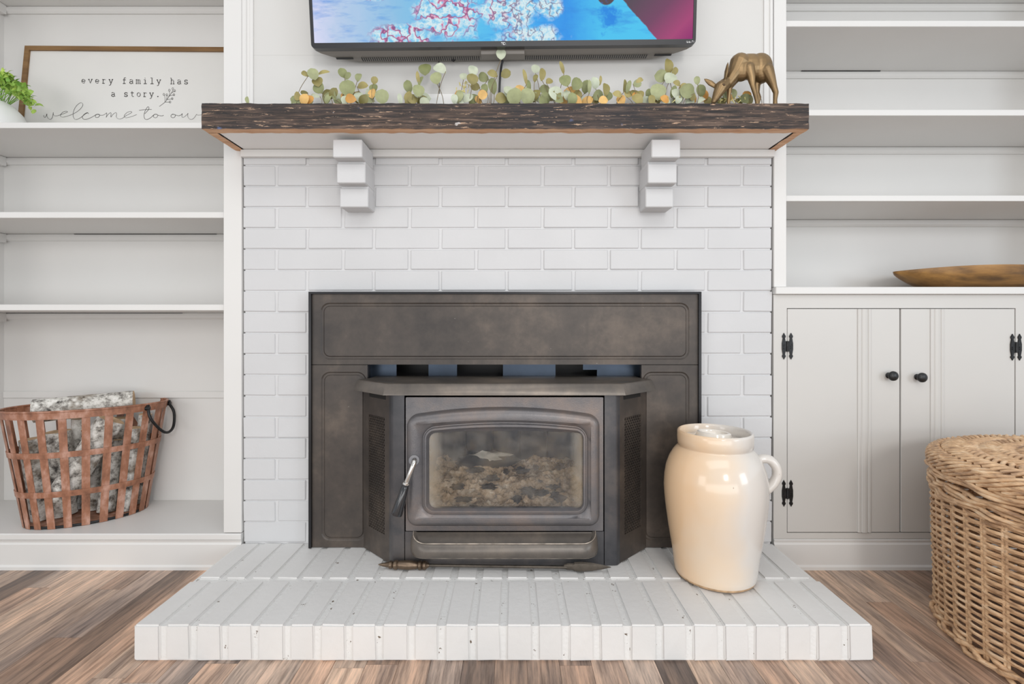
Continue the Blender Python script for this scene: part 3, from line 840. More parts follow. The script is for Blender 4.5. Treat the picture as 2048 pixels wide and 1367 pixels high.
# front columns + angled side panels with perforated grilles
FY = 1.396
for sx in (-1, 1):
    def Q(o_, y): return (SC + sx * o_, y)
    col_pts = [Q(.2912, FY), Q(.322, FY), Q(.329, FY + .002), Q(.333, FY + .007), Q(.3385, FY + .013), Q(.335, FY + .017), Q(.326, FY + .012), Q(.2912, FY + .012)]
    put('column', MB().prof_z(col_pts, z0s, .584).mesh('column', 'stove_body', 50), ins)
    A = Vector(Q(.3385, FY + .0135)); B = Vector(Q(.4435, 1.509)); n2 = Vector((sx * (B - A).y, -(abs((B - A).x)))).normalized()
    if n2.y > 0: n2 = -n2
    def pb(b, f0, f1, za, zb, t0=0.0, t1=-0.006):
        p0, p1 = A.lerp(B, f0), A.lerp(B, f1)
        q = [p0 + n2 * t0, p1 + n2 * t0, p1 + n2 * t1, p0 + n2 * t1]
        b.prof_z([(v.x, v.y) for v in q], za, zb)
    gz0, gz1, g0, g1 = .162, .509, .17, .80
    sp = MB()
    pb(sp, 0, g0, z0s, .584); pb(sp, g1, 1, z0s, .584); pb(sp, g0, g1, z0s, gz0); pb(sp, g0, g1, gz1, .584)
    spo = put('side_panel', sp.mesh('side_panel', 'stove_panel'), ins)
    bk = MB(); pb(bk, g0, g1, gz0, gz1, -.010, -.012)
    put('backing', bk.mesh('backing', 'stove_black'), spo)
    gr = MB()
    W_ = (B - A).length * (g1 - g0); Hh = gz1 - gz0; stp = 0.0155; tw = 0.0021
    def at(u, z, t): 
        p = A.lerp(B, g0) + (B - A).normalized() * u + n2 * t
        return (p.x, p.y, z)
    for sl in (-1, 1):
        k = -int(Hh / stp) - 12
        while k * stp < Hh + 0.2:
            zc = gz0 + k * stp
            pts = []
            slope = 1.35 * sl
            ua, ub = 0.0, W_
            za, zb = (zc, zc + slope * W_)
            # clip to the opening
            def clip(u0, z0_, u1, z1_):
                ts = [0.0, 1.0]
                dz = z1_ - z0_
                for lim, sgn in ((gz0, 1), (gz1, -1)):
                    f0_, f1_ = (z0_ - lim) * sgn, (z1_ - lim) * sgn
                    if f0_ < 0 and f1_ < 0: return None
                    if f0_ < 0: ts[0] = max(ts[0], f0_ / (f0_ - f1_))
                    if f1_ < 0: ts[1] = min(ts[1], f0_ / (f0_ - f1_))
                if ts[1] - ts[0] < 0.02: return None
                return [(u0 + (u1 - u0) * t, z0_ + dz * t) for t in ts]
            c_ = clip(ua, za, ub, zb)
            if c_:
                (u0, q0), (u1, q1) = c_
                hv = tw * .95
                gr.add([at(u0, q0 - hv, -.0012), at(u1, q1 - hv, -.0012), at(u1, q1 + hv, -.0012), at(u0, q0 + hv, -.0012),
                        at(u0, q0 - hv, -.004), at(u1, q1 - hv, -.004), at(u1, q1 + hv, -.004), at(u0, q0 + hv, -.004)],
                       [(0, 1, 2, 3), (4, 7, 6, 5), (0, 4, 5, 1), (3, 2, 6, 7)])
            k += 1
    put('grille', gr.mesh('grille', 'stove_panel'), spo, kind='stuff')
    vs = MB(); pb(vs, .12, .78, .562, .5805, .0007, -.003)
    put('vent_slot', vs.mesh('vent_slot', 'gap_dark', None, 0.002), spo)
# door with arched mouldings
DY = 1.394
def arch(px0, px1, pyb, pyt, ar, r, inset=0.0):
    k = DY / F
    pts = rrect(PX(px0 + inset, DY), PX(px1 - inset, DY), PZ(pyb - inset, DY), PZ(pyt + inset, DY), max(r - inset, 2) * k, 8)
    # more points along the long edges so the top can bow
    out = []
    for i, (a, b) in enumerate(pts):
        c, d = pts[(i + 1) % len(pts)]
        out.append((a, b))
        if math.hypot(c - a, d - b) > 0.05:
            for q in range(1, 14): out.append((a + (c - a) * q / 14, b + (d - b) * q / 14))
    xc = (PX(px0, DY) + PX(px1, DY)) / 2; hw = (PX(px1, DY) - PX(px0, DY)) / 2
    zb, zt = PZ(pyb, DY), PZ(pyt, DY)
    res = []
    for a, b in out:
        t = max(0, (b - zb) / (zt - zb))
        res.append((a, b + ar * k * (1 - ((a - xc) / hw) ** 2) * (t ** 4)))
    return res
def at_y(pts, y): return [(a, y, b) for a, b in pts]
d = MB()
O = (814, 1199, 1050, 830, 17, 22)
I = (845, 1175, 1027, 853, 12, 24)
G = (858, 1168, 1016, 866, 5, 14)
d.loft([at_y(arch(811.5, 1206.5, 1061, 794, 0, 1.5), DY + .020), at_y(arch(811.5, 1206.5, 1061, 794, 0, 1.5), DY), at_y(arch(*O), DY), at_y(arch(*O, inset=2), DY - .010), at_y(arch(*O, inset=6), DY - .017), at_y(arch(*O, inset=12), DY - .020),
        at_y(arch(*O, inset=19), DY - .019), at_y(arch(*I, inset=-5), DY - .014), at_y(arch(*I), DY - .010), at_y(arch(*I, inset=1.5), DY - .006), at_y(arch(*I, inset=3.5), DY - .006),
        at_y(arch(*I, inset=5), DY - .010), at_y(arch(*I, inset=8.5), DY - .010), at_y(arch(*I, inset=10), DY - .005), at_y(arch(*G), DY + .002), at_y(arch(*G), DY + .016)])
door = put('door', d.mesh('door', 'stove_cast', 45), ins)
gl = MB(); gp = arch(*G, inset=-1)
gcx, gcz = PX(1013, DY), PZ(940, DY)
gl.add([(a - gcx, 0, b - gcz) for a, b in gp], [tuple(range(len(gp)))])
gl.add([(a - gcx, .004, b - gcz) for a, b in gp], [tuple(range(len(gp)))[::-1]])
put('glass', gl.mesh('glass', 'stove_glass'), door, (gcx, DY + 0.004, gcz), label='sooty glass pane with ash film')
put('glass_clip', MB().tube([P(962, 855, DY - .002), P(1010, 853.5, DY - .002), P(1058, 855, DY - .002)], 0.0013, 5).mesh('glass_clip', 'chrome', 50), door)
hp = [P(829, 920, DY - .004), P(829, 920, DY - .030), P(827, 928, DY - .040), P(820, 946, DY - .044), P(813, 965, DY - .044)]
put('boss', MB().tube([P(828, 920, DY - .008), P(828, 920, DY - .026)], 0.0145, 18).mesh('boss', 'stove_cast', 40), door)
hnd = put('handle', MB().tube(spline(hp, 6), 0.0072, 12).mesh('handle', 'chrome', 60), door)
ga, gb = P(812.5, 966, DY - .044), P(793, 1030, DY - .050)
def lerp3(t): return ga.lerp(gb, t)
put('grip', MB().tube([lerp3(t) for t in (0, .03, .06, .09, .12, .5, .9, .98, 1.0)], [.0090, .0105, .0105, .0090, .0105, .0130, .0160, .0152, .011], 16).mesh('grip', 'handle_black', 40), hnd) if False else \
    put('grip', MB().tube([lerp3(t) for t in (0, .03, .06, .09, .12, .5, .9, .98, 1.0)], [.0090, .0105, .0105, .0090, .0105, .0130, .0160, .0152, .011], 16).mesh('grip', 'handle_black', 40), door)
put('ferrule', MB().tube([lerp3(-.03), lerp3(.03)], .0108, 16).mesh('ferrule', 'chrome', 40), door)
# ash lip, base
def dshape(hw, yf, z, r=0.035, zb=None):
    pts = [(SC - hw, DY - .001)]
    for k in range(9):
        a = math.radians(180 + 90 * k / 8); pts.append((SC - hw + r + r * math.cos(a), yf + r + r * math.sin(a) - r * 0.0))
    for k in range(9):
        a = math.radians(270 + 90 * k / 8); pts.append((SC + hw - r + r * math.cos(a), yf + r + r * math.sin(a)))
    pts.append((SC + hw, DY - .001))
    out = []
    for a, b in pts:
        f = (b - yf) / (DY - yf)
        out.append((a, b, z + ((zb - z) * f if zb is not None else 0)))
    return out
al = MB()
al.loft([dshape(.262, 1.356, .1265, .036), dshape(.268, 1.346, .130, .045), dshape(.270, 1.340, .137, .050), dshape(.2705, 1.338, .146, .052), dshape(.269, 1.340, .156, .051, .172), dshape(.266, 1.3445, .1655, .048, .182), dshape(.263, 1.349, .170, .044, .1865), dshape(.260, 1.353, .1705, .040, .187),
         dshape(.256, 1.357, .168, .036, .1865), dshape(.253, 1.361, .163, .032, .185)], True, True)
alo = put('ash_lip', al.mesh('ash_lip', 'stove_hood', 60), ins)
put('lip_highlight_bead', MB().tube(dshape(.2635, 1.348, .1705, .044, .187), .0016, 6).mesh('lip_highlight_bead', 'worn_rim_highlight', 60), alo)  # light bead draws the highlight along the lip's worn rim
put('lip_highlight_bead', MB().tube(dshape(.267, 1.347, .1305, .045), .0016, 6).mesh('lip_highlight_bead', 'worn_rim_highlight', 60), alo)
bs = MB()
bs.box(SC - .2895, SC + .2895, DY + .002, DY + .03, z0s, .1845)
put('base_plate', bs.mesh('base_plate', 'stove_body', None, 0.001), ins)
# firebox interior
fx0, fx1, fz0, fz1, fyb = SC - .235, SC + .24, .20, .545, 1.68
fb = MB()
fb.box(fx0 - .01, fx0, DY + .021, fyb, fz0, fz1); fb.box(fx1, fx1 + .01, DY + .021, fyb, fz0, fz1)
fb.box(fx0, fx1, DY + .021, fyb, fz1, fz1 + .008)
put('firebox_wall', fb.mesh('firebox_wall', 'firebrick'), ins)
for i in range(5):
    a = fx0 + (fx1 - fx0) * i / 5
    put('firebrick', MB().box(a + .001, a + (fx1 - fx0) / 5 - .001, fyb, fyb + .03, fz0, fz1).mesh('firebrick', 'soot', None, .003), ins)
nx_, ny_ = 90, 50
hv = []
for j in range(ny_ + 1):
    for i in range(nx_ + 1):
        x_ = fx0 + (fx1 - fx0) * i / nx_; t = j / ny_; y_ = DY + .022 + (fyb - DY - .022) * t
        h = .240 + .074 * min(1, t * 1.25) ** .9 + .018 * noise.noise((x_ * 14, y_ * 14, 1)) + .013 * noise.noise((x_ * 45, y_ * 45, 2)) + .010 * noise.noise((x_ * 120, y_ * 120, 3))
        hv.append((x_, y_, h))
hf = [(j * (nx_ + 1) + i, j * (nx_ + 1) + i + 1, (j + 1) * (nx_ + 1) + i + 1, (j + 1) * (nx_ + 1) + i) for j in range(ny_) for i in range(nx_)]
put('ash_bed', MB().add(hv, hf).mesh('ash_bed', 'ash', 60), ins, kind='stuff', label='tan and grey wood ash behind the glass')
def lump(c, sx, sy, sz, seed, mat, nm, parent, rough=.28):
    b = MB(); loops = []
    for i in range(1, 9):
        th = math.pi * i / 9; lp = []
        for k in range(14):
            ph = 2 * math.pi * k / 14
            dv = Vector((math.sin(th) * math.cos(ph), math.sin(th) * math.sin(ph), math.cos(th)))
            f = 1 + rough * noise.noise(dv * 2.4 + Vector((seed * 9.1, 0, 0)))
            lp.append((c[0] + dv.x * sx * f, c[1] + dv.y * sy * f, c[2] + dv.z * sz * f))
        loops.append(lp)
    b.loft(loops, True, True)
    return put(nm, b.mesh(nm, mat, 60), parent)
lump((-0.085, 1.63, .322), .105, .035, .030, 1, 'soot', 'burnt_log', ins)
lump((-0.075, 1.622, .343), .052, .026, .015, 3, 'ash_pale', 'ash_crust', ins, .9)
rr = random.Random(5)
for i in range(16):
    xx = SC + rr.uniform(-.17, .19); t = rr.uniform(.1, .8)
    lump((xx, DY + .022 + t * .25, .250 + .074 * min(1, t * 1.25) ** .9), rr.uniform(.008, .026), rr.uniform(.008, .016), rr.uniform(.006, .010), i + 2, 'charcoal', 'ember', ins, 1.1)

# ================================================================== POKER
pk = thing('fireplace_poker', (-0.03, 1.383, HZ), 'dark brass-handled fire poker lying across the hearth in front of the stove', 'poker')
pa = Vector((PX(757, 1.378), 1.378, HZ + .0135)); pe = Vector((PX(1222, 1.358), 1.358, HZ + .0140))
dirp = (pe - pa)
def pp(t): return pa + dirp * t
hs = [(0, .0015), (.02, .005), (.045, .0075), (.05, .0105), (.06, .0105), (.065, .0075), (.07, .0125), (.082, .0135), (.088, .0095), (.095, .0115), (.13, .0130), (.165, .0110), (.175, .0080), (.18, .0125), (.19, .0130), (.195, .0095), (.20, .0125), (.21, .0125), (.215, .0085), (.225, .005)]
put('handle', MB().tube([pp(t * .98) for t, r in hs], [r for t, r in hs], 16).mesh('handle', 'poker_brass', 35), pk)
put('shaft', MB().tube([pp(.218), pp(.5), pp(.82)], .0042, 8).mesh('shaft', 'poker_iron', 50), pk)
hd2 = [(.80, .0050), (.815, .0095), (.84, .0095), (.845, .013), (.875, .0145), (.92, .0115), (.96, .007), (1.0, .001)]
put('blade', MB().tube([pp(t) + Vector((0, 0, .002)) for t, r in hd2], [r for t, r in hd2], 8, flat=.45).mesh('blade', 'poker_iron', 30), pk)

# ================================================================== CROCK AND LID
ck = thing('stoneware_crock', (0.572, 1.352, HZ), 'tall cream stoneware churn crock with one loop handle on the hearth', 'crock')
CC = (0.572, 1.352, HZ + 0.0012)
prof = [(.004, 0), (.098, 0), (.104, .003), (.1075, .010), (.109, .022), (.113, .055), (.1185, .09), (.125, .13), (.1312, .175), (.1355, .215), (.1368, .245), (.1350, .275), (.1300, .302), (.1215, .325),
        (.111, .343), (.1035, .352), (.0985, .3565), (.0965, .3585), (.0965, .361), (.0995, .364), (.1002, .380), (.1000, .397), (.0985, .4015), (.0955, .403), (.0925, .4015), (.0905, .397), (.0895, .375), (.088, .355), (.10, .33), (.12, .29), (.1265, .245), (.12, .18), (.10, .03), (.004, .02)]
cm = MB().lathe(prof, 56)
for fi, f in enumerate(cm.f):
    if max(cm.v[q][2] for q in f) < .0105: cm.mi[fi] = 1
put('body', cm.mesh('body', ['crock_glaze', 'crock_bare'], 45), ck, CC)
hpts = spline([(.105, 0, .318), (.122, 0, .329), (.144, 0, .327), (.160, 0, .308), (.163, 0, .286), (.154, 0, .264), (.140, 0, .248), (.130, 0, .238)], 5)
ho = put('handle', MB().tube(hpts, [.0155] * 2 + [.0125] * (len(hpts) - 6) + [.0125, .013, .014, .013], 12, flat=1.25).mesh('handle', 'crock_glaze', 60), ck, CC, (0, 0, math.radians(-10)))
lid = thing('crock_lid', (0.572, 1.352, HZ + .380), 'round cream stoneware lid with raised collar sitting inside the crock mouth', 'lid')
lp_ = [(.004, .006), (.030, .006), (.034, .010), (.036, .0195), (.040, .0215), (.045, .019), (.047, .010), (.055, .007), (.080, .005), (.0875, .003), (.0875, -.004), (.004, -.004)]
put('disc', MB().lathe(lp_, 44).mesh('disc', 'lid_glaze', 45), lid, (0.569, 1.352, HZ + .3795), (math.radians(-2), math.radians(3), 0))

# ================================================================== COPPER BASKET WITH FIREWOOD
bu = Vector((math.cos(math.radians(28)), math.sin(math.radians(28)), 0)); bn = Vector((bu.y, -bu.x, 0))
BC = Vector((-1.487, 1.688, BZ + 0.0015))
bk = thing('firewood_basket', BC, 'oval copper-strap basket holding birch firewood on the bookcase floor', 'basket')
bh = 0.387
def ell(ang, z, grow=0.0):
    t = (z / bh); a = .166 + .058 * t + grow; b = .106 + .025 * t + grow
    return BC + bu * (a * math.cos(ang)) + bn * (b * math.sin(ang)) + Vector((0, 0, z))
def strap_ring(zc, h, grow, tilt=0):
    b = MB(); n = 72; loops = []
    for i in range(n):
        a = 2 * math.pi * i / n
        loops.append([ell(a, zc - h / 2, grow), ell(a, zc + h / 2, grow), ell(a, zc + h / 2, grow - .0022), ell(a, zc - h / 2, grow - .0022)])
    loops.append(loops[0])
    return b.loft(loops)
NS = 23
for i in range(NS):
    ang = 2 * math.pi * (i + .35) / NS
    b = MB(); loops = []
    for z in [bh * q / 10 for q in range(11)]:
        t = (ell(ang + .01, z) - ell(ang - .01, z)).normalized(); nrm = Vector((t.y, -t.x, 0))
        c = ell(ang, z)
        hw = .0108
        loops.append([c + t * hw, c - t * hw, c - t * hw + nrm * -.0018, c + t * hw + nrm * -.0018])
    put('strap', b.loft(loops, True, True).mesh('strap', 'copper_strap'), bk)
put('rim_band', strap_ring(bh - .012, .024, .0045).mesh('rim_band', 'copper_strap'), bk)
put('rim_bead', MB().tube([ell(2 * math.pi * i / 72, bh, .003) for i in range(72)], .0038, 8, True).mesh('rim_bead', 'copper_strap', 60), bk)
put('middle_band', strap_ring(.245, .019, .0045).mesh('middle_band', 'copper_strap'), bk)
put('middle_band', strap_ring(.115, .019, .0045).mesh('middle_band', 'copper_strap'), bk)
put('base_ring', MB().tube([ell(2 * math.pi * i / 72, .005, -.002) for i in range(72)], .004, 6, True).mesh('base_ring', 'iron_black', 60), bk)
base = MB(); base.add([ell(2 * math.pi * i / 48, .006, -.004) for i in range(48)], [tuple(range(48))]); base.add([ell(2 * math.pi * i / 48, .0085, -.004) for i in range(48)], [tuple(range(48))])
put('base', base.mesh('base', 'copper_strap'), bk)
ha, hb = ell(math.radians(38), bh - .014, .010), ell(math.radians(-4), bh - .014, .010)
dn = Vector((0, 0, -1)); mid = (ha + hb) / 2; outw = ell(math.radians(17), bh - .014, .03) - ell(math.radians(17), bh - .014, 0)
hring = spline([ha + Vector((0, 0, .012)), ha, ha + dn * .035 + (hb - ha) * -.06 + outw * .4, mid + (ha - mid) * .62 + dn * .082 + outw * .9, mid + dn * .098 + outw, mid + (hb - mid) * .62 + dn * .082 + outw * .9, hb + dn * .035 + (hb - ha) * .06 + outw * .4, hb, hb + Vector((0, 0, .012))], 6)
hn = put('handle', MB().tube(hring, .0048, 10).mesh('handle', 'iron_black', 60), bk, label='black iron ring handle')
for q in (ha, hb):
    put('handle_boss', MB().tube([q - outw * .25, q + outw * .15], .008, 10).mesh('handle_boss', 'iron_black', 50), bk)
def log(p0, p1, r, seed, label, cut=0.0):
    p0, p1 = Vector(p0), Vector(p1)
    ax = (p1 - p0); L = ax.length; ax.normalize()
    s1 = ax.orthogonal().normalized(); s2 = ax.cross(s1)
    b = MB(); loops = []; n = 18; m = 14
    rr = random.Random(seed); ca = rr.uniform(0, 6.28)
    for i in range(m + 1):
        t = i / m; lp = []
        for k in range(n):
            a = 2 * math.pi * k / n
            rad = r * (1 + .10 * noise.noise((math.cos(a) * 1.3, math.sin(a) * 1.3, seed * 7.7)) + .05 * noise.noise((a * 2, t * 6, seed)))
            vx, vy = math.cos(a) * rad, math.sin(a) * rad
            if cut:       # split face
                dd = vx * math.cos(ca) + vy * math.sin(ca)
                if dd > r * cut: 
                    vx -= (dd - r * cut) * math.cos(ca); vy -= (dd - r * cut) * math.sin(ca)
            lp.append(p0 + ax * (L * t) + s1 * vx + s2 * vy)
        loops.append(lp)
    b.loft(loops)
    b.cur = 1
    b.add(loops[0], [tuple(range(n))[::-1]]); b.add(loops[-1], [tuple(range(n))])
    return tag(put('firewood_log', b.mesh('firewood_log', ['birch_bark', 'cut_wood'], 50)), label, 'log', 'firewood logs in the copper basket')
def bp(t, s, z): return BC + bu * t + bn * s + Vector((0, 0, z))
zb_ = .0105
log(bp(-.122, .0, zb_), bp(-.150, .006, .285), .030, 1, 'upright birch log at the left end of the copper basket')
log(bp(-.070, -.016, zb_), bp(-.088, -.012, .300), .036, 2, 'thick upright birch log second from the left in the basket')
log(bp(-.045, -.074, zb_), bp(-.040, -.074, .33), .026, 3, 'upright birch log at the back left of the basket')
log(bp(.005, -.035, zb_), bp(.000, -.035, .295), .030, 4, 'upright birch log behind the slanted log', .5)
log(bp(.060, -.050, zb_), bp(.072, -.050, .325), .032, 5, 'upright birch log in the middle of the basket')
log(bp(-.062, .064, .085), bp(.078, .068, .340), .039, 6, 'slanted birch log leaning across the front of the basket', .7)
log(bp(.052, .020, zb_), bp(.070, -.004, .255), .026, 7, 'short upright birch log below the slanted log', .6)
log(bp(.108, .030, zb_), bp(.132, .034, .300), .026, 8, 'upright pale birch log near the ring handle')
log(bp(.120, -.036, zb_), bp(.150, -.036, .335), .026, 9, 'upright birch log at the right end of the basket', .5)
log(bp(-.150, -.022, .374), bp(.120, -.042, .384), .040, 10, 'birch log lying flat on top of the basket')

# ================================================================== SIGN
sgn = thing('sign', (-1.425, 1.79, shelfL[1][0]), 'white framed sign reading every family has a story on the top left shelf', 'sign')
sb0, st0 = 1.776, 1.812
SZB, SZT = shelfL[1][0] + .0008, PZ(93.5, 1.812)
sx0, sx1 = PX(53.5, 1.812), -1.015
def SG(x_, z_, off=0.0):
    f = (z_ - SZB) / (SZT - SZB); yw = (x_ - sx0) / (sx1 - sx0) * .010
    return Vector((x_, sb0 + (st0 - sb0) * f + yw - off, z_))
def slab(x0, x1, z0, z1, f0, f1):
    return MB().add([SG(x0, z0, f0), SG(x1, z0, f0), SG(x1, z1, f0), SG(x0, z1, f0), SG(x0, z0, f1), SG(x1, z0, f1), SG(x1, z1, f1), SG(x0, z1, f1)],
                    [(0, 1, 2, 3), (7, 6, 5, 4), (0, 4, 5, 1), (1, 5, 6, 2), (2, 6, 7, 3), (3, 7, 4, 0)])
FW = .0172
put('frame_rail', slab(sx0, sx1, SZT - FW, SZT, .008, -.008).mesh('frame_rail', 'sign_frame_wood'), sgn)
put('frame_rail', slab(sx0, sx1, SZB, SZB + FW, .008, -.008).mesh('frame_rail', 'sign_frame_wood'), sgn)
put('frame_rail', slab(sx0, sx0 + FW, SZB + FW, SZT - FW, .008, -.008).mesh('frame_rail', 'sign_frame_wood'), sgn)
put('frame_rail', slab(sx1 - FW, sx1, SZB + FW, SZT - FW, .008, -.008).mesh('frame_rail', 'sign_frame_wood'), sgn)
put('panel', slab(sx0 + FW, sx1 - FW, SZB + FW, SZT - FW, .001, -.006).mesh('panel', 'sign_white'), sgn)
def on_sign(px, py):
    dd = 1.79
    for _ in range(4):
        v = SG(PX(px, dd), PZ(py, dd), .0016); dd = v.y
    return v
def arc(cx, cz, rx, rz, a0, a1, n=10):
    return [(cx + rx * math.cos(math.radians(a0 + (a1 - a0) * i / n)), cz + rz * math.sin(math.radians(a0 + (a1 - a0) * i / n))) for i in range(n + 1)]
GL = {
 'e': [arc(.5, .5, .38, .46, 0, 320) + [], [(.12, .5), (.88, .5)]],
 'v': [[(.12, .95), (.5, .05), (.88, .95)], [(.0, .95), (.3, .95)], [(.7, .95), (1, .95)]],
 'r': [[(.3, .95), (.3, .04)], [(.1, .04), (.62, .04)], [(.12, .95), (.3, .95)], [(.3, .6)] + arc(.62, .62, .3, .33, 150, 40)],
 'y': [[(.12, .95), (.5, .08)], [(.88, .95), (.42, -.28), (.25, -.42), (.08, -.36)], [(.0, .95), (.3, .95)], [(.7, .95), (1, .95)]],
 'f': [[(.4, .04), (.4, 1.1)] + arc(.66, 1.12, .26, .25, 180, 50), [(.12, .04), (.72, .04)], [(.15, .88), (.75, .88)]],
 'a': [arc(.45, .68, .32, .3, 160, 0) + [(.77, .12), (.95, .04)], arc(.44, .28, .32, .25, 60, 330) + [(.77, .35)], [(.5, .52), (.77, .52)]],
 'm': [[(.1, .95), (.1, .04)], [(.5, .75), (.5, .04)], [(.9, .75), (.9, .04)], [(.1, .75)] + arc(.3, .75, .2, .2, 180, 0), arc(.7, .75, .2, .2, 180, 0), [(-.05, .04), (.22, .04)], [(.4, .04), (.6, .04)], [(.8, .04), (1.05, .04)], [(-.05, .95), (.1, .95)]],
 'i': [[(.25, .95), (.52, .95), (.52, .04)], [(.18, .04), (.86, .04)], [(.5, 1.25), (.5, 1.36)]],
 'l': [[(.22, 1.38), (.52, 1.38), (.52, .04)], [(.18, .04), (.86, .04)]],
 'h': [[(.05, 1.38), (.22, 1.38), (.22, .04)], [(.22, .62)] + arc(.5, .64, .27, .31, 180, 0) + [(.77, .04)], [(.05, .04), (.4, .04)], [(.6, .04), (.95, .04)]],
 's': [arc(.48, .72, .3, .24, 20, 270, 8) + arc(.5, .25, .34, .24, 90, -160, 8), [(.78, .95), (.78, .72)], [(.16, .28), (.16, .02)]],
 't': [[(.42, 1.25), (.42, .2)] + arc(.62, .22, .2, .2, 180, 330), [(.12, .92), (.8, .92)]],
 'o': [arc(.5, .5, .38, .46, 0, 360, 14)],
 '.': [arc(.5, .08, .07, .07, 0, 360, 6)],
}
def letter_line(txt, cx0, pitch, base, slope, h, rad):
    b = MB()
    for i, ch in enumerate(txt):
        if ch == ' ': continue
        x0 = cx0 + i * pitch - h * .5
        for st in GL[ch]:
            pts = [on_sign(x0 + u * h, base + slope * i - v * h) for u, v in st]
            b.tube(pts, rad, 5, flat=.4)
    return b
put('lettering', letter_line('every family has', 167, 13.68, 166.6, .11, 8.7, .0015).mesh('lettering', 'ink'), sgn, kind='stuff', label='typewriter lettering every family has')
put('lettering', letter_line('a story.', 226.5, 12.75, 193.0, .1, 8.5, .0015).mesh('lettering', 'ink'), sgn, kind='stuff', label='typewriter lettering a story')
def zp(a, c): return on_sign(70 + a / 5.851, 140 + c / 5.851)
W1 = [(103, 528), (107, 552), (124, 548), (140, 512), (140, 540), (160, 570), (188, 574), (206, 545), (214, 495), (214, 515), (228, 535), (262, 534), (300, 522), (345, 506), (379, 490), (368, 480), (330, 490), (300, 520), (302, 543), (330, 550), (380, 538), (435, 518), (490, 488), (535, 450), (560, 410), (550, 385), (524, 386), (482, 422), (452, 480), (447, 540), (468, 576), (505, 572), (550, 545), (590, 512), (622, 500)]
W2 = [(628, 512), (610, 498), (572, 520), (553, 553), (575, 576), (620, 570), (675, 545), (715, 520), (745, 516), (757, 530), (740, 552), (712, 553), (705, 535), (722, 520), (745, 520), (765, 528), (800, 525), (832, 505), (838, 500), (838, 530), (832, 553), (852, 522), (882, 498), (890, 508), (888, 550), (912, 518), (946, 497), (955, 512), (952, 550), (980, 572), (1020, 565), (1062, 535), (1110, 510), (1133, 492), (1120, 483), (1080, 495), (1045, 530), (1050, 553), (1080, 556), (1140, 540), (1190, 520)]
W3 = [(1285, 510), (1328, 462), (1331, 434), (1315, 433), (1287, 480), (1275, 530), (1285, 570), (1312, 578), (1352, 558), (1385, 528), (1405, 516), (1430, 520), (1435, 535), (1420, 555), (1392, 553), (1385, 535), (1402, 518), (1425, 520), (1445, 530), (1485, 536), (1505, 528)]
W4 = [(1605, 520), (1635, 520), (1640, 540), (1620, 557), (1595, 550), (1592, 530), (1612, 515), (1640, 524), (1680, 534), (1710, 524), (1724, 508), (1720, 532), (1722, 552), (1746, 548), (1780, 518), (1791, 505), (1786, 535), (1802, 568), (1836, 577), (1868, 552), (1890, 518), (1900, 526), (1935, 525), (1965, 520)]
W5 = [(1218, 472), (1290, 462), (1365, 460)]
b = MB()
for wd in (W1, W2, W3, W4, W5):
    b.tube(spline([zp(*q) for q in wd], 5), .00075, 5, flat=.5)
put('script_lettering', b.mesh('script_lettering', 'ink'), sgn, kind='stuff', label='thin handwritten script welcome to our')
b = MB()
tw_ = [[(1455, 425), (1520, 375), (1560, 320), (1600, 262), (1612, 235)], [(1520, 375), (1522, 330), (1512, 290)], [(1538, 350), (1545, 310), (1540, 290)], [(1560, 320), (1575, 280), (1572, 245)], [(1520, 375), (1580, 375)], [(1545, 345), (1612, 335)], [(1575, 300), (1632, 290)], [(1590, 270), (1636, 245)]]
for q in tw_: b.tube(spline([zp(*p_) for p_ in q], 4), .0007, 5, flat=.5)
for (a, c) in ((1508, 285), (1542, 290), (1572, 236), (1612, 218), (1580, 373), (1605, 333), (1625, 288), (1634, 242)):
    b.tube([zp(a + 10 * math.cos(k * .785), c + 13 * math.sin(k * .785)) for k in range(8)], .0006, 4, True)
put('sprig_drawing', b.mesh('sprig_drawing', 'ink'), sgn, kind='stuff')

# ================================================================== POTTED GREENERY
pt = thing('potted_greenery', (PX(-22, 1.662), 1.662, shelfL[1][0]), 'bright green artificial plant spilling from a round white pot by the sign', 'plant')
pcx = PX(-22, 1.662)
pp_ = [(.004, 0), (.098, 0), (.104, .006), (.106, .022), (.101, .050), (.086, .085), (.066, .108), (.058, .114), (.053, .112), (.053, .10), (.004, .10)]
put('pot', MB().lathe(pp_, 40).mesh('pot', 'pot_white', 50), pt, (pcx, 1.662, shelfL[1][0] + .0008))
def leaf_mesh(name, L, W, cup, mat, n=8):
    b = MB(); top = []; bot = []
    c = []
    for i in range(n + 1):
        t = i / n; c.append((0, L * t, cup * L * .5 * math.sin(math.pi * t) * -1 + .0))
    vs = []; fs = []
    for i in range(n + 1):
        t = i / n; w_ = W * (math.sin(math.pi * min(1, t * .94 + .03)) ** .62) if 0 < i < n else W * .04
        z = -cup * L * (t - .5) ** 2 * 2
        vs += [(-w_, L * t, z + cup * w_ * .6), (0, L * t, z), (w_, L * t, z + cup * w_ * .6)]
    for i in range(n):
        a = i * 3
        fs += [(a, a + 1, a + 4, a + 3), (a + 1, a + 2, a + 5, a + 4)]
    b.add(vs, fs)
    me = b.mesh(name, mat, 80)
    return me
fresh = [leaf_mesh('leaf', .021, .0052, .4, 'leaf_fresh', 6), leaf_mesh('leaf', .026, .0062, .5, 'leaf_fresh', 6)]
def aim(direction, roll):
    q = Vector(direction).normalized().to_track_quat('Y', 'Z')
    return (q.to_matrix() @ Matrix.Rotation(roll, 3, 'Y')).to_euler()
rp = random.Random(11)
sm = MB()
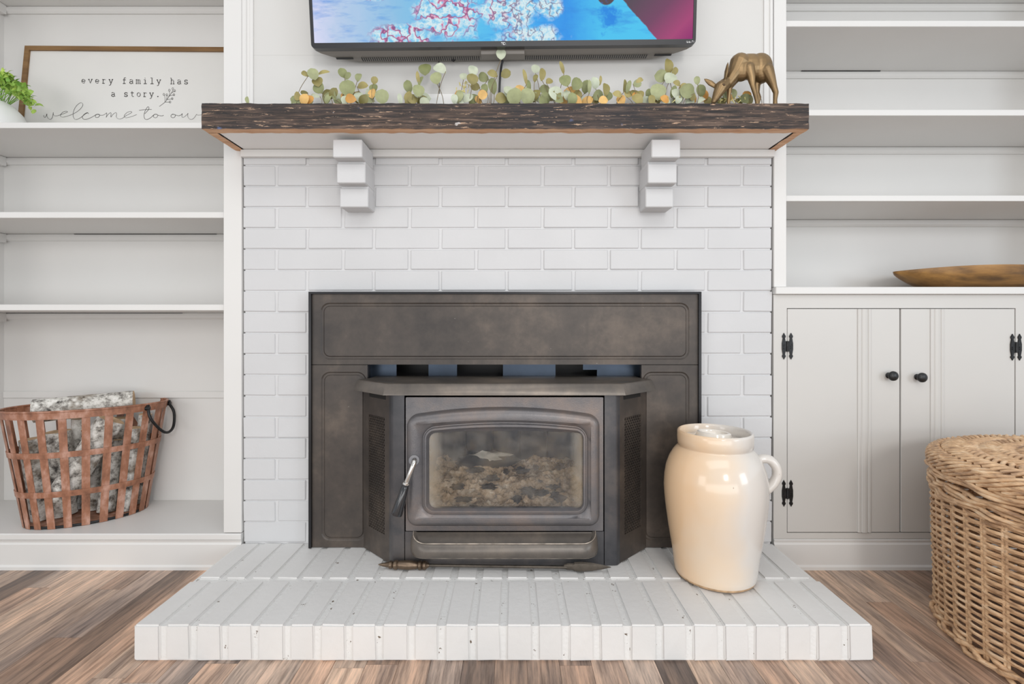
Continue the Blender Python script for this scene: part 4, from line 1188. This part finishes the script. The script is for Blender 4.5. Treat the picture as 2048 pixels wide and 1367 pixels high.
for i in range(26):
    f_ = i / 25
    a = rp.uniform(-1.2, 1.2)
    root_ = Vector((pcx + .045 * math.cos(a), 1.662 + .04 * math.sin(a), shelfL[1][0] + .112))
    # sprays arch over the pot's shoulder: from upright at the crown to hanging beside the pot
    tx, ty = -8 + 84 * f_ + rp.uniform(-12, 12), 150 + 76 * f_ ** 1.4 + rp.uniform(-18, 18)
    dd = rp.uniform(1.63, 1.70)
    tip = P(tx, ty, dd)
    mid_ = root_.lerp(tip, .5) + Vector((.012, 0, .02 + .02 * f_))
    path = spline([root_, mid_, tip], 7)
    sm.tube(path, .0012, 4)
    for k in range(6, len(path), 2):
        for s_ in range(2):
            dv = Vector((rp.uniform(-.3, 1), rp.uniform(-1, .6), rp.uniform(-.2, 1.1)))
            if rp.random() < .8: put('leaf', fresh[rp.randrange(2)], pt, path[k], aim(dv, rp.uniform(-1, 1)))
put('stems', sm.mesh('stems', 'leaf_fresh'), pt, kind='stuff')

# ================================================================== TELEVISION
TVF = 1.452
tv = thing('television', (PX(1007, TVF), 1.49, PZ(90, TVF)), 'black flat-screen television showing a blue satellite view of snowy mountains', 'television',
           rot=(math.radians(6.0), math.radians(-0.62), 0))
TW = PX(1391, TVF) - PX(622, TVF); TH = TW * .5625 + .02
TVM = Matrix.Translation(tv.location) @ tv.rotation_euler.to_matrix().to_4x4()
def tvput(name, me, label=None, parent=None):
    o = bpy.data.objects.new(name, me); COL.objects.link(o)
    o.parent = parent or tv
    if label: o['label'] = label
    return o
tfy = -.038
bz = MB()
hw = TW / 2
outl = rrect(-hw, hw, 0, TH, .012, 4)
inl = rrect(-hw + .009, hw - .009, .0155, TH - .009, .003, 4)
bz.loft([[(a, tfy + .02, c) for a, c in outl], [(a, tfy, c) for a, c in outl], [(a, tfy, c) for a, c in inl], [(a, tfy + .004, c) for a, c in inl]])
tvput('bezel', bz.mesh('bezel', 'tv_black', 40))
sc_me = MB().add([(-hw + .0085, tfy + .0035, .015), (hw - .0085, tfy + .0035, .015), (hw - .0085, tfy + .0035, TH - .0085), (-hw + .0085, tfy + .0035, TH - .0085)], [(0, 1, 2, 3)]).mesh('screen', 'tv_picture')
uvl = sc_me.uv_layers.new(name='UVMap')
for lpz in sc_me.loops:
    v = sc_me.vertices[lpz.vertex_index].co
    uvl.data[lpz.index].uv = ((v.x + hw - .0085) / (TVF / F), (v.z - .015) / (TVF / F))
tvput('screen', sc_me, 'glowing screen with blue, white and magenta aerial image')
hb_ = MB()
def hl(dx, z0, y, r): return [(a, y, c) for a, c in rrect(-hw + dx, hw - dx, z0, TH - dx, r, 4)]
hb_.loft([hl(.001, .0005, tfy + .0195, .010), hl(.012, -.003, tfy + .028, .010), hl(.035, -.006, tfy + .042, .012), hl(.06, -.009, tfy + .054, .014), hl(.095, -.010, tfy + .070, .02)], True, True)
tvput('housing', hb_.mesh('housing', 'tv_grey', 30))
vt = MB()
def tpx(px): return PX(px, TVF + .05) - PX(1007, TVF + .05)
for a, b in ((722, 960), (1050, 1296)):
    n = int((b - a) / 4.2)
    for i in range(n):
        xx = tpx(a + (b - a) * i / n)
        vt.add([(xx, tfy + .046, -.0068), (xx + .0034, tfy + .046, -.0068), (xx + .0034, tfy + .066, -.0096), (xx, tfy + .066, -.0096)], [(0, 1, 2, 3)])
for a, b in ((672, 706), (1308, 1342)):
    vt.add([(tpx(a), tfy + .045, -.0067), (tpx(b), tfy + .045, -.0067), (tpx(b), tfy + .053, -.0086), (tpx(a), tfy + .053, -.0086)], [(0, 1, 2, 3)])
for v_i in range(len(vt.v)):
    vt.v[v_i] = (vt.v[v_i][0], vt.v[v_i][1], vt.v[v_i][2] - .0012)
vo = tvput('vent', vt.mesh('vent', 'tv_vent')); vo['kind'] = 'stuff'
tvput('receiver_block', MB().box(tpx(962), tpx(1048), tfy + .024, tfy + .06, -.0115, .004).mesh('receiver_block', 'tv_grey', None, .001))
def strokes(sts, x0, z0, h, y, rad):
    b = MB()
    for st in sts: b.tube([(x0 + u * h, y, z0 + v * h) for u, v in st], rad, 4, flat=.5)
    return b
TCL = [[(0, 1), (.8, 1)], [(.4, 1), (.4, 0)], [(1.75, .85), (1.5, 1), (1.2, 1), (1.0, .75), (1.0, .25), (1.2, 0), (1.5, 0), (1.75, .15)], [(2.1, 1), (2.1, 0), (2.7, 0)]]
tvput('logo_lettering', strokes(TCL, -.006 - .001, .0045, .0062, tfy - .0004, .0009).mesh('logo_lettering', 'print_white'), 'small white letters TCL')
ROKU = [[(0, 0), (0, 1), (.4, 1), (.55, .75), (.4, .5), (0, .5)], [(.3, .5), (.55, 0)], arc(.95, .35, .25, .33, 0, 360, 8), [(1.4, 0), (1.4, 1)], [(1.75, .65), (1.4, .3), (1.8, 0)], [(2.0, .68), (2.0, .2), (2.2, 0), (2.45, .2), (2.45, .68)], [(2.45, .2), (2.5, 0)], [(2.9, 1), (3.5, 1)], [(3.2, 1), (3.2, 0)], [(3.6, 1), (3.9, 0), (4.2, 1)]]
tvput('maker_lettering', strokes(ROKU, hw - .028, .0042, .0056, tfy - .0004, .0008).mesh('maker_lettering', 'print_white'), 'small white letters Roku TV')
tvput('wall_mount', MB().box(-.25, .25, tfy + .070, tfy + .078, .22, .42).mesh('wall_mount', 'tv_black'))
tvput('mount_latch', MB().tube([(tpx(899), tfy + .070, .02), (tpx(899), tfy + .070, -.006), (tpx(905), tfy + .066, -.012), (tpx(909), tfy + .066, -.004)], .004, 8).mesh('mount_latch', 'iron_black', 50))
# cords behind the garland
c1 = tag(put('power_cord', MB().tube(spline([P(1011, 100, 1.524), P(1007, 118, 1.528), P(1003, 132, 1.534), P(1000, 160, 1.536), P(998, 205, 1.536)], 5), .0035, 7).mesh('power_cord', 'tv_black', 60)), 'thick black cord hanging from the middle of the television', 'cord')
c2 = tag(put('antenna_wire', MB().tube(spline([P(877, 100, 1.535), P(878, 130, 1.540), P(878.5, 165, 1.541), P(878.5, 190, 1.541)], 4), .0011, 5).mesh('antenna_wire', 'tv_black', 60)), 'thin black wire running down behind the eucalyptus leaves', 'cord')
ol = thing('wall_outlet', (PX(874, 1.545), 1.542, PZ(206, 1.545)), 'small white cable plate on the wall behind the garland', 'outlet')
put('plate', MB().box(PX(838, 1.54), PX(908, 1.54), 1.537, 1.5455, PZ(218, 1.54), PZ(188, 1.54)).mesh('plate', 'outlet_white', None, .0015), ol)
put('socket', MB().box(PX(858, 1.536), PX(888, 1.536), 1.5355, 1.537, PZ(214, 1.536), PZ(194, 1.536)).mesh('socket', 'pot_white', None, .0005), ol)

# ================================================================== EUCALYPTUS GARLAND
gd = thing('eucalyptus_garland', (PX(1000, 1.46), 1.46, MZ1), 'garland of eucalyptus stems with round grey-green and amber leaves on the mantel', 'garland')
LV = {}
for nm in ('green', 'olive', 'pale', 'amber'):
    LV[nm] = [leaf_mesh('leaf', 1.0, .46, .22, 'leaf_' + nm, 7), leaf_mesh('leaf', 1.0, .38, .34, 'leaf_' + nm, 7), leaf_mesh('leaf', 1.0, .20, .3, 'leaf_' + nm, 7)]
# (px, py, half width, half height, lean in degrees, colour)
leaves = [(609,147,5,9,60,'o'),(626,147,11,12,20,'g'),(647,144,4,12,-75,'o'),(635,162,11,11,10,'o'),(637,175,12,12,30,'g'),(592,200,14,8,70,'g'),(607,185,4,9,80,'o'),(630,191,4,10,80,'p'),(617,202,9,7,40,'o'),(655,190,9,17,-15,'o'),(685,145,9,10,20,'g'),(696,151,5,9,-30,'g'),(717,153,7,10,-10,'g'),(695,175,16,17,0,'g'),(676,197,10,12,10,'p'),(725,171,11,9,40,'o'),(717,192,9,12,0,'p'),(749,160,7,8,-20,'o'),(747,175,9,9,0,'g'),(700,197,12,9,0,'a'),(735,197,14,8,70,'g'),(764,192,14,15,0,'g'),(744,186,9,11,0,'a'),(667,186,8,12,-30,'o'),
 (800,197,5,12,10,'p'),(816,172,9,13,15,'g'),(817,195,9,14,0,'o'),(837,180,12,14,0,'g'),(836,155,4,14,10,'o'),(841,160,4,12,-20,'g'),(850,137,13,14,0,'g'),(879,136,15,11,60,'p'),(872,155,12,13,10,'g'),(847,197,15,13,0,'p'),(909,197,7,10,0,'p'),
 (920,195,15,12,60,'p'),(927,152,8,8,0,'p'),(946,140,10,13,0,'p'),(945,157,12,12,0,'o'),(966,154,12,9,60,'g'),(950,173,10,8,40,'o'),(985,147,11,7,70,'o'),(1012,147,11,9,-60,'o'),(985,170,9,17,10,'g'),(969,175,7,9,30,'g'),(1002,196,12,11,-40,'o'),(1016,179,9,9,0,'p'),(1002,107,10,12,0,'p'),(1029,192,16,17,0,'g'),(1055,192,15,17,10,'g'),(1040,178,10,10,0,'a'),(1072,188,9,13,-20,'o'),(1050,152,4,16,12,'o'),(1057,170,5,12,10,'g'),(1071,137,9,9,0,'p'),(1085,147,7,14,-5,'o'),(1071,155,5,9,-15,'o'),(1099,162,8,7,-60,'o'),(1124,134,4,13,20,'o'),(1130,160,12,14,20,'g'),(1154,167,12,14,-30,'g'),(1089,179,11,10,30,'g'),(1112,187,17,13,50,'p'),(1146,184,18,10,80,'a'),(1172,172,9,14,-10,'g'),(1179,172,4,14,0,'g'),(1190,165,10,12,10,'p'),(1201,160,3,10,-5,'o'),(1212,177,8,15,0,'o'),(1197,190,13,10,-50,'g'),(1125,200,14,8,80,'a'),(1150,199,15,9,70,'a'),(1175,201,13,8,-70,'a'),(1207,200,10,9,0,'a'),(1093,194,7,12,20,'g'),
 (1235,188,10,7,70,'o'),(1250,170,4,13,-5,'o'),(1257,172,5,13,-15,'g'),(1275,167,9,8,-30,'g'),(1242,199,9,12,10,'a'),(1257,187,9,9,-30,'o'),(1280,160,5,9,-60,'o'),(1275,197,13,10,50,'o'),(1292,202,11,9,-30,'p'),(1316,182,16,18,0,'g'),(1322,152,13,12,-40,'g'),(1337,132,10,17,0,'o'),(1341,155,13,13,-40,'p'),(1350,142,6,10,-30,'o'),(1354,166,8,6,60,'o'),(1366,170,4,9,-60,'o'),(1347,182,6,13,-15,'g'),(1375,182,16,14,0,'g'),(1394,160,6,9,10,'g'),(1402,180,9,13,10,'g'),(1382,197,13,9,60,'a'),(1408,190,9,13,-15,'a'),(1330,198,10,8,60,'a'),(1358,196,9,9,-30,'o'),(1300,186,9,12,-20,'g'),
 (1511,170,8,12,0,'p'),(1468,186,6,10,10,'g'),(1491,197,12,9,-40,'g'),(1450,195,7,12,0,'g'),(1415,201,8,9,20,'o'),(1440,203,9,7,60,'g'),(1478,202,9,5,70,'o'),(1436,200,6,10,-20,'p'),(494,199,4,9,15,'g')]
rf = random.Random(21)
for (xa, xb, n_) in ((588, 772, 16), (796, 855, 5), (908, 1000, 8), (1000, 1222, 22), (1236, 1415, 18), (1428, 1500, 6)):
    for _ in range(n_):
        leaves.append((rf.uniform(xa, xb), rf.uniform(186, 204), rf.uniform(6, 11), rf.uniform(8, 13), rf.uniform(-60, 60), rf.choice('ggooppa')))
CN = {'g': 'green', 'o': 'olive', 'p': 'pale', 'a': 'amber'}
rg = random.Random(3)
gstem = MB()
stem_base = [Vector((PX(x_, 1.465), 1.465 + .015 * math.sin(x_ * .03), MZ1 + .010)) for x_ in range(490, 1530, 20)]
gstem.tube(stem_base, .003, 5)
for (px, py, a, h, lean, c) in leaves:
    dd = rg.uniform(1.425, 1.495) if px < 1400 else rg.uniform(1.455, 1.495)
    sL = 2 * max(a, h) * dd / F
    ratio = a / h if a <= h else h / a
    var = 0 if ratio > .78 else (1 if ratio > .5 else 2)
    ang = math.radians(lean) if a <= h else math.radians(lean)
    if a > h and abs(lean) < 45: ang = math.radians(80 if rg.random() < .5 else -80)
    dvec = Vector((-math.sin(ang), rg.uniform(-.25, .25), math.cos(ang)))
    cpt = P(px, py, dd)
    start = cpt - dvec.normalized() * sL * .5
    # leaf plane faces roughly the room, tipped a little at random
    yax = dvec.normalized(); nrm = Vector((rg.uniform(-.35, .35), -1, rg.uniform(-.45, .35)))
    zax = (nrm - yax * nrm.dot(yax)).normalized(); xax = yax.cross(zax)
    rot = Matrix((xax, yax, zax)).transposed().to_euler()
    o = put('leaf', LV[CN[c]][var], gd, start, rot)
    wf = {0: .46, 1: .38, 2: .20}[var]
    o.scale = (sL * ratio / (2 * wf), sL, sL)
    if py < 192 and rg.random() < .72:
        bx = px + rg.uniform(-22, 22); root_ = Vector((PX(bx, 1.465), 1.465, MZ1 + .012))
        mid_ = root_.lerp(start, .55) + Vector((rg.uniform(-.012, .012), rg.uniform(-.005, .005), .006))
        gstem.tube(spline([root_, mid_, start], 5), .0009, 4)
put('stems', gstem.mesh('stems', 'stem_brown'), gd, kind='stuff')
sd = MB()
for i in range(46):
    cpx, cpy = (928 + rg.gauss(0, 8), 180 + rg.gauss(0, 7)) if i < 22 else ((1455 + rg.gauss(0, 22), 203 + rg.gauss(0, 3)) if i < 36 else (1340 + rg.gauss(0, 25), 202 + rg.gauss(0, 3)))
    p0_ = P(cpx, cpy, 1.45); p1_ = p0_ + Vector((rg.uniform(-1, 1), rg.uniform(-.5, .5), rg.uniform(.2, 1))).normalized() * .011
    sd.tube([p0_, p1_], [.0007, .0018], 5)
put('seed_sprigs', sd.mesh('seed_sprigs', 'seed_yellow'), gd, kind='stuff')

# ================================================================== BRONZE DEER
DD = 1.425
def dz(zx, zy, off=0.0):
    return P(1300 + zx / 5.12, 60 + zy / 5.12, DD + 0.0) + Vector((0, off, 0))
k_ = DD / F / 5.12
def capsule(b, p0, p1, r0, r1, n=12):
    p0, p1 = Vector(p0), Vector(p1); ax = (p1 - p0)
    L = ax.length; ax = ax / L if L > 1e-9 else Vector((0, 0, 1))
    pts, rs = [], []
    for i in range(5):
        a = math.pi / 2 * i / 4; pts.append(p0 - ax * r0 * math.cos(a)); rs.append(max(r0 * math.sin(a), 1e-4))
    for i in range(5):
        a = math.pi / 2 * i / 4; pts.append(p1 + ax * r1 * math.sin(a)); rs.append(max(r1 * math.cos(a), 1e-4))
    b.tube(pts, rs, n)
def ellipsoid(b, c, rx, ry, rz, tilt=0.0):
    loops = []; m = 12; n = 18
    for i in range(1, m):
        th = math.pi * i / m
        loops.append([Vector(c) + Matrix.Rotation(tilt, 3, 'Y') @ Vector((rx * math.sin(th) * math.cos(2 * math.pi * k / n), ry * math.sin(th) * math.sin(2 * math.pi * k / n), rz * math.cos(th))) for k in range(n)])
    b.loft(loops, True, True)
db = MB()
ellipsoid(db, dz(930, 392), 118 * k_, .025, 132 * k_)              # chest
ellipsoid(db, dz(1030, 378), 170 * k_, .0265, 130 * k_)            # barrel
ellipsoid(db, dz(1125, 375), 124 * k_, .027, 134 * k_)             # rump
ellipsoid(db, dz(935, 318), 82 * k_, .018, 72 * k_)                # withers
ellipsoid(db, dz(1005, 335), 100 * k_, .020, 88 * k_)              # back
ellipsoid(db, dz(1150, 420), 96 * k_, .0255, 124 * k_)             # haunch
def limb(pts, rs):
    for a, c, ra, rb_ in zip(pts[:-1], pts[1:], rs[:-1], rs[1:]): capsule(db, a, c, ra * k_, rb_ * k_)
fz = MZ1 + .003
def foot(zx, off): 
    p_ = dz(zx, 900, off); return Vector((p_.x, p_.y, fz + 4 * k_))
limb([dz(915, 340), dz(868, 440), dz(800, 540)], [98, 72, 52])     # neck
limb([dz(775, 545), dz(728, 588), dz(698, 645), dz(668, 705), dz(652, 735)], [56, 66, 52, 36, 26])   # head
near, far = -.0145, .0145
limb([dz(985, 420, near), dz(1010, 500, near), dz(1025, 590, near), dz(1050, 670, near), dz(1068, 750, near), foot(1078, near)], [58, 42, 25, 22, 18, 24])
limb([dz(880, 480, far), dz(835, 560, far), dz(832, 640, far), dz(826, 720, far), foot(826, far)], [55, 32, 21, 17, 22])
limb([dz(1170, 440, near), dz(1205, 520, near), dz(1242, 610, near), dz(1262, 665, near), dz(1254, 740, near), foot(1254, near)], [66, 50, 31, 26, 20, 25])
limb([dz(1130, 460, far), dz(1112, 540, far), dz(1118, 620, far), dz(1136, 672, far), dz(1122, 750, far), foot(1118, far)], [70, 42, 28, 28, 20, 25])
capsule(db, dz(1235, 330), dz(1246, 400), 18 * k_, 9 * k_)          # tail
def ear(p0, p1, wd):
    p0, p1 = Vector(p0), Vector(p1); m_ = p0.lerp(p1, .55)
    db.tube([p0, p0.lerp(p1, .25), m_, p0.lerp(p1, .85), p1], [5 * k_, wd * .8 * k_, wd * k_, wd * .6 * k_, 3 * k_], 10, flat=.55)
ear(dz(705, 590, .004), dz(566, 480, .010), 30)
ear(dz(745, 560, -.012), dz(768, 364, -.020), 32)
raw = db.mesh('deer_raw', 'bronze')
tmp = bpy.data.objects.new('deer_tmp', raw); COL.objects.link(tmp)
rm = tmp.modifiers.new('r', 'REMESH'); rm.mode = 'VOXEL'; rm.voxel_size = 0.0013
smo = tmp.modifiers.new('s', 'SMOOTH'); smo.factor = .5; smo.iterations = 8
dg = bpy.context.evaluated_depsgraph_get()
dme = bpy.data.meshes.new_from_object(tmp.evaluated_get(dg))
bpy.data.objects.remove(tmp)
dme.polygons.foreach_set('use_smooth', [True] * len(dme.polygons)); dme.name = 'deer'
dr = thing('deer_figurine', (dz(1040, 0).x, DD, MZ1), 'bronze grazing deer figurine at the right end of the mantel', 'figurine')
put('body', dme, dr)
em_ = MB(); ellipsoid(em_, dz(728, 590, -.0182), 15 * k_, .0022, 10 * k_, .5)
put('eye', em_.mesh('eye', 'bronze_dark', 60), dr)
em_ = MB(); ellipsoid(em_, dz(634, 752), 12 * k_, .0035, 9 * k_)
put('nose', em_.mesh('nose', 'bronze_dark', 60), dr)

# ================================================================== DOUGH BOWL
BD = 1.675
bx0, bx1 = PX(1788, BD), PX(2109, BD)
bcx = (bx0 + bx1) / 2; bl = (bx1 - bx0) / 2
bw = MB(); loops = []
N = 48
for i in range(N + 1):
    t = -1 + 2 * i / N; t = math.copysign(1 - (1 - abs(t)) ** 1.35, t); tt = abs(t)
    rim = CT + .0655 + .010 * (1 - tt ** 2)
    hwid = .112 * max(.0, (1 - tt ** 2.3)) ** .8 + .006 * (1 - max(0, tt - .9) * 7)
    zbt = CT + .0012 if tt < .52 else CT + .0012 + (rim - CT - .0085) * ((tt - .52) / .48) ** 1.12
    lp2 = []
    for q in range(13):          # outside, near rim to far rim
        a = math.pi * q / 12; cc = math.cos(a); ss = math.sin(a)
        lp2.append((bcx + bl * t, BD - hwid * (abs(cc) ** .75) * (1 if cc > 0 else -1), rim - (rim - zbt) * ss ** .8))
    for q in range(13):          # inside back
        a = math.pi - math.pi * q / 12; cc = math.cos(a); ss = math.sin(a)
        g = .88; dep = max(0.0, (rim - zbt) - .014)
        lp2.append((bcx + bl * t, BD - hwid * g * (abs(cc) ** .8) * (1 if cc > 0 else -1), rim - .0005 - dep * ss ** .8))
    loops.append(lp2)
bw.loft(loops, True, True)
tag(put('dough_bowl', bw.mesh('dough_bowl', 'bowl_wood', 50)), 'long boat-shaped wooden dough bowl on the right ledge', 'bowl')

# ================================================================== WICKER HAMPER
WX, WY, WR = 1.424, 1.10, 0.345
hamp = thing('wicker_hamper', (WX, WY, 0.0), 'round lidded wicker hamper on the floor at the right edge', 'basket')
def ring(r, z, wob=0.0, n=120, ph=0.0, wz=0.0, freq=24):
    return [Vector((WX + (r + wob * math.sin(freq * a + ph)) * math.cos(a), WY + (r + wob * math.sin(freq * a + ph)) * math.sin(a), z + wz * math.sin(freq * .5 * a + ph * 1.7))) for a in (2 * math.pi * i / n for i in range(n))]
st = MB(); NSK = 48
for i in range(NSK):
    for dl in (-.010, .010):
        a = 2 * math.pi * i / NSK + dl
        st.tube([(WX + (WR - .010 * (1 - z / .4)) * math.cos(a), WY + (WR - .010 * (1 - z / .4)) * math.sin(a), z) for z in (.01, .1, .2, .3, .385)], .0036, 6)
put('stakes', st.mesh('stakes', 'wicker', 60), hamp, kind='stuff')
wv = MB(); rw = random.Random(2); z = .042; i = 0
while z < .352:
    rr_ = WR - .010 * (1 - z / .4)
    wv.tube(ring(rr_, z + rw.uniform(-.0008, .0008), .0062, 192, math.pi * (i % 2), .0012, NSK / 2), .0039 * rw.uniform(.85, 1.15), 5, True)
    z += .0082; i += 1
put('body_weave', wv.mesh('body_weave', 'wicker', 70), hamp, kind='stuff')
bb_ = MB()
for j in range(3):                # foot braid
    bb_.tube(ring(WR - .004 + .004 * math.sin(j * 2.1), .012 + .008 * j, .005, 160, j * 2.1, .006, 40), .0062, 6, True)
put('foot_braid', bb_.mesh('foot_braid', 'wicker', 70), hamp, kind='stuff')
tb = MB()
for j in range(5):                # top band of the body
    tb.tube(ring(WR + .004 + .003 * math.sin(j * 2.4), .352 + .0085 * j, .0035, 170, j * 2.1, .004, 30 + j), .0052, 6, True)
put('rim_braid', tb.mesh('rim_braid', 'wicker', 70), hamp, kind='stuff')
ld = thing('hamper_lid', (WX, WY, .395), 'woven wicker lid resting on the round hamper', 'lid')
lr = MB()
for j in range(6):                # lid wall and rolled border
    lr.tube(ring(WR + .009 - .0012 * j + .003 * math.sin(j * 1.9), .403 + .0078 * j, .0035, 170, j * 1.7, .0045, 26 + 2 * j), .0052, 6, True)
nb = 84
for j in range(nb):
    a = 2 * math.pi * j / nb
    def pol(r, aa, z): return Vector((WX + r * math.cos(aa), WY + r * math.sin(aa), z))
    lr.tube(spline([pol(WR + .011, a, .418), pol(WR + .012, a + .12, .432), pol(WR + .006, a + .22, .446), pol(WR - .012, a + .32, .4535)], 4), .0048, 6)
put('lid_border', lr.mesh('lid_border', 'wicker', 70), ld, kind='stuff')
lt = MB(); r_ = WR - .024; dirn = 1; band = 0
while r_ > .05:
    nn = max(12, int(2 * math.pi * r_ / .021)); w2 = .034
    for j in range(nn):
        a = 2 * math.pi * j / nn; sl = dirn * .034 / r_
        zz = .4555 + .010 * (1 - ((r_ - w2 / 2) / WR) ** 2)
        lt.tube(spline([pol(r_ + .004, a, zz - .005), pol(r_ - w2 * .5, a + sl * .5, zz + .003), pol(r_ - w2 - .004, a + sl, zz - .004)], 3), .0052, 6)
    r_ -= w2; dirn = -dirn; band += 1
lt.lathe([(.004, .434), (WR - .01, .430)], 60, (WX, WY, 0))
put('lid_weave', lt.mesh('lid_weave', 'wicker', 70), ld, kind='stuff')
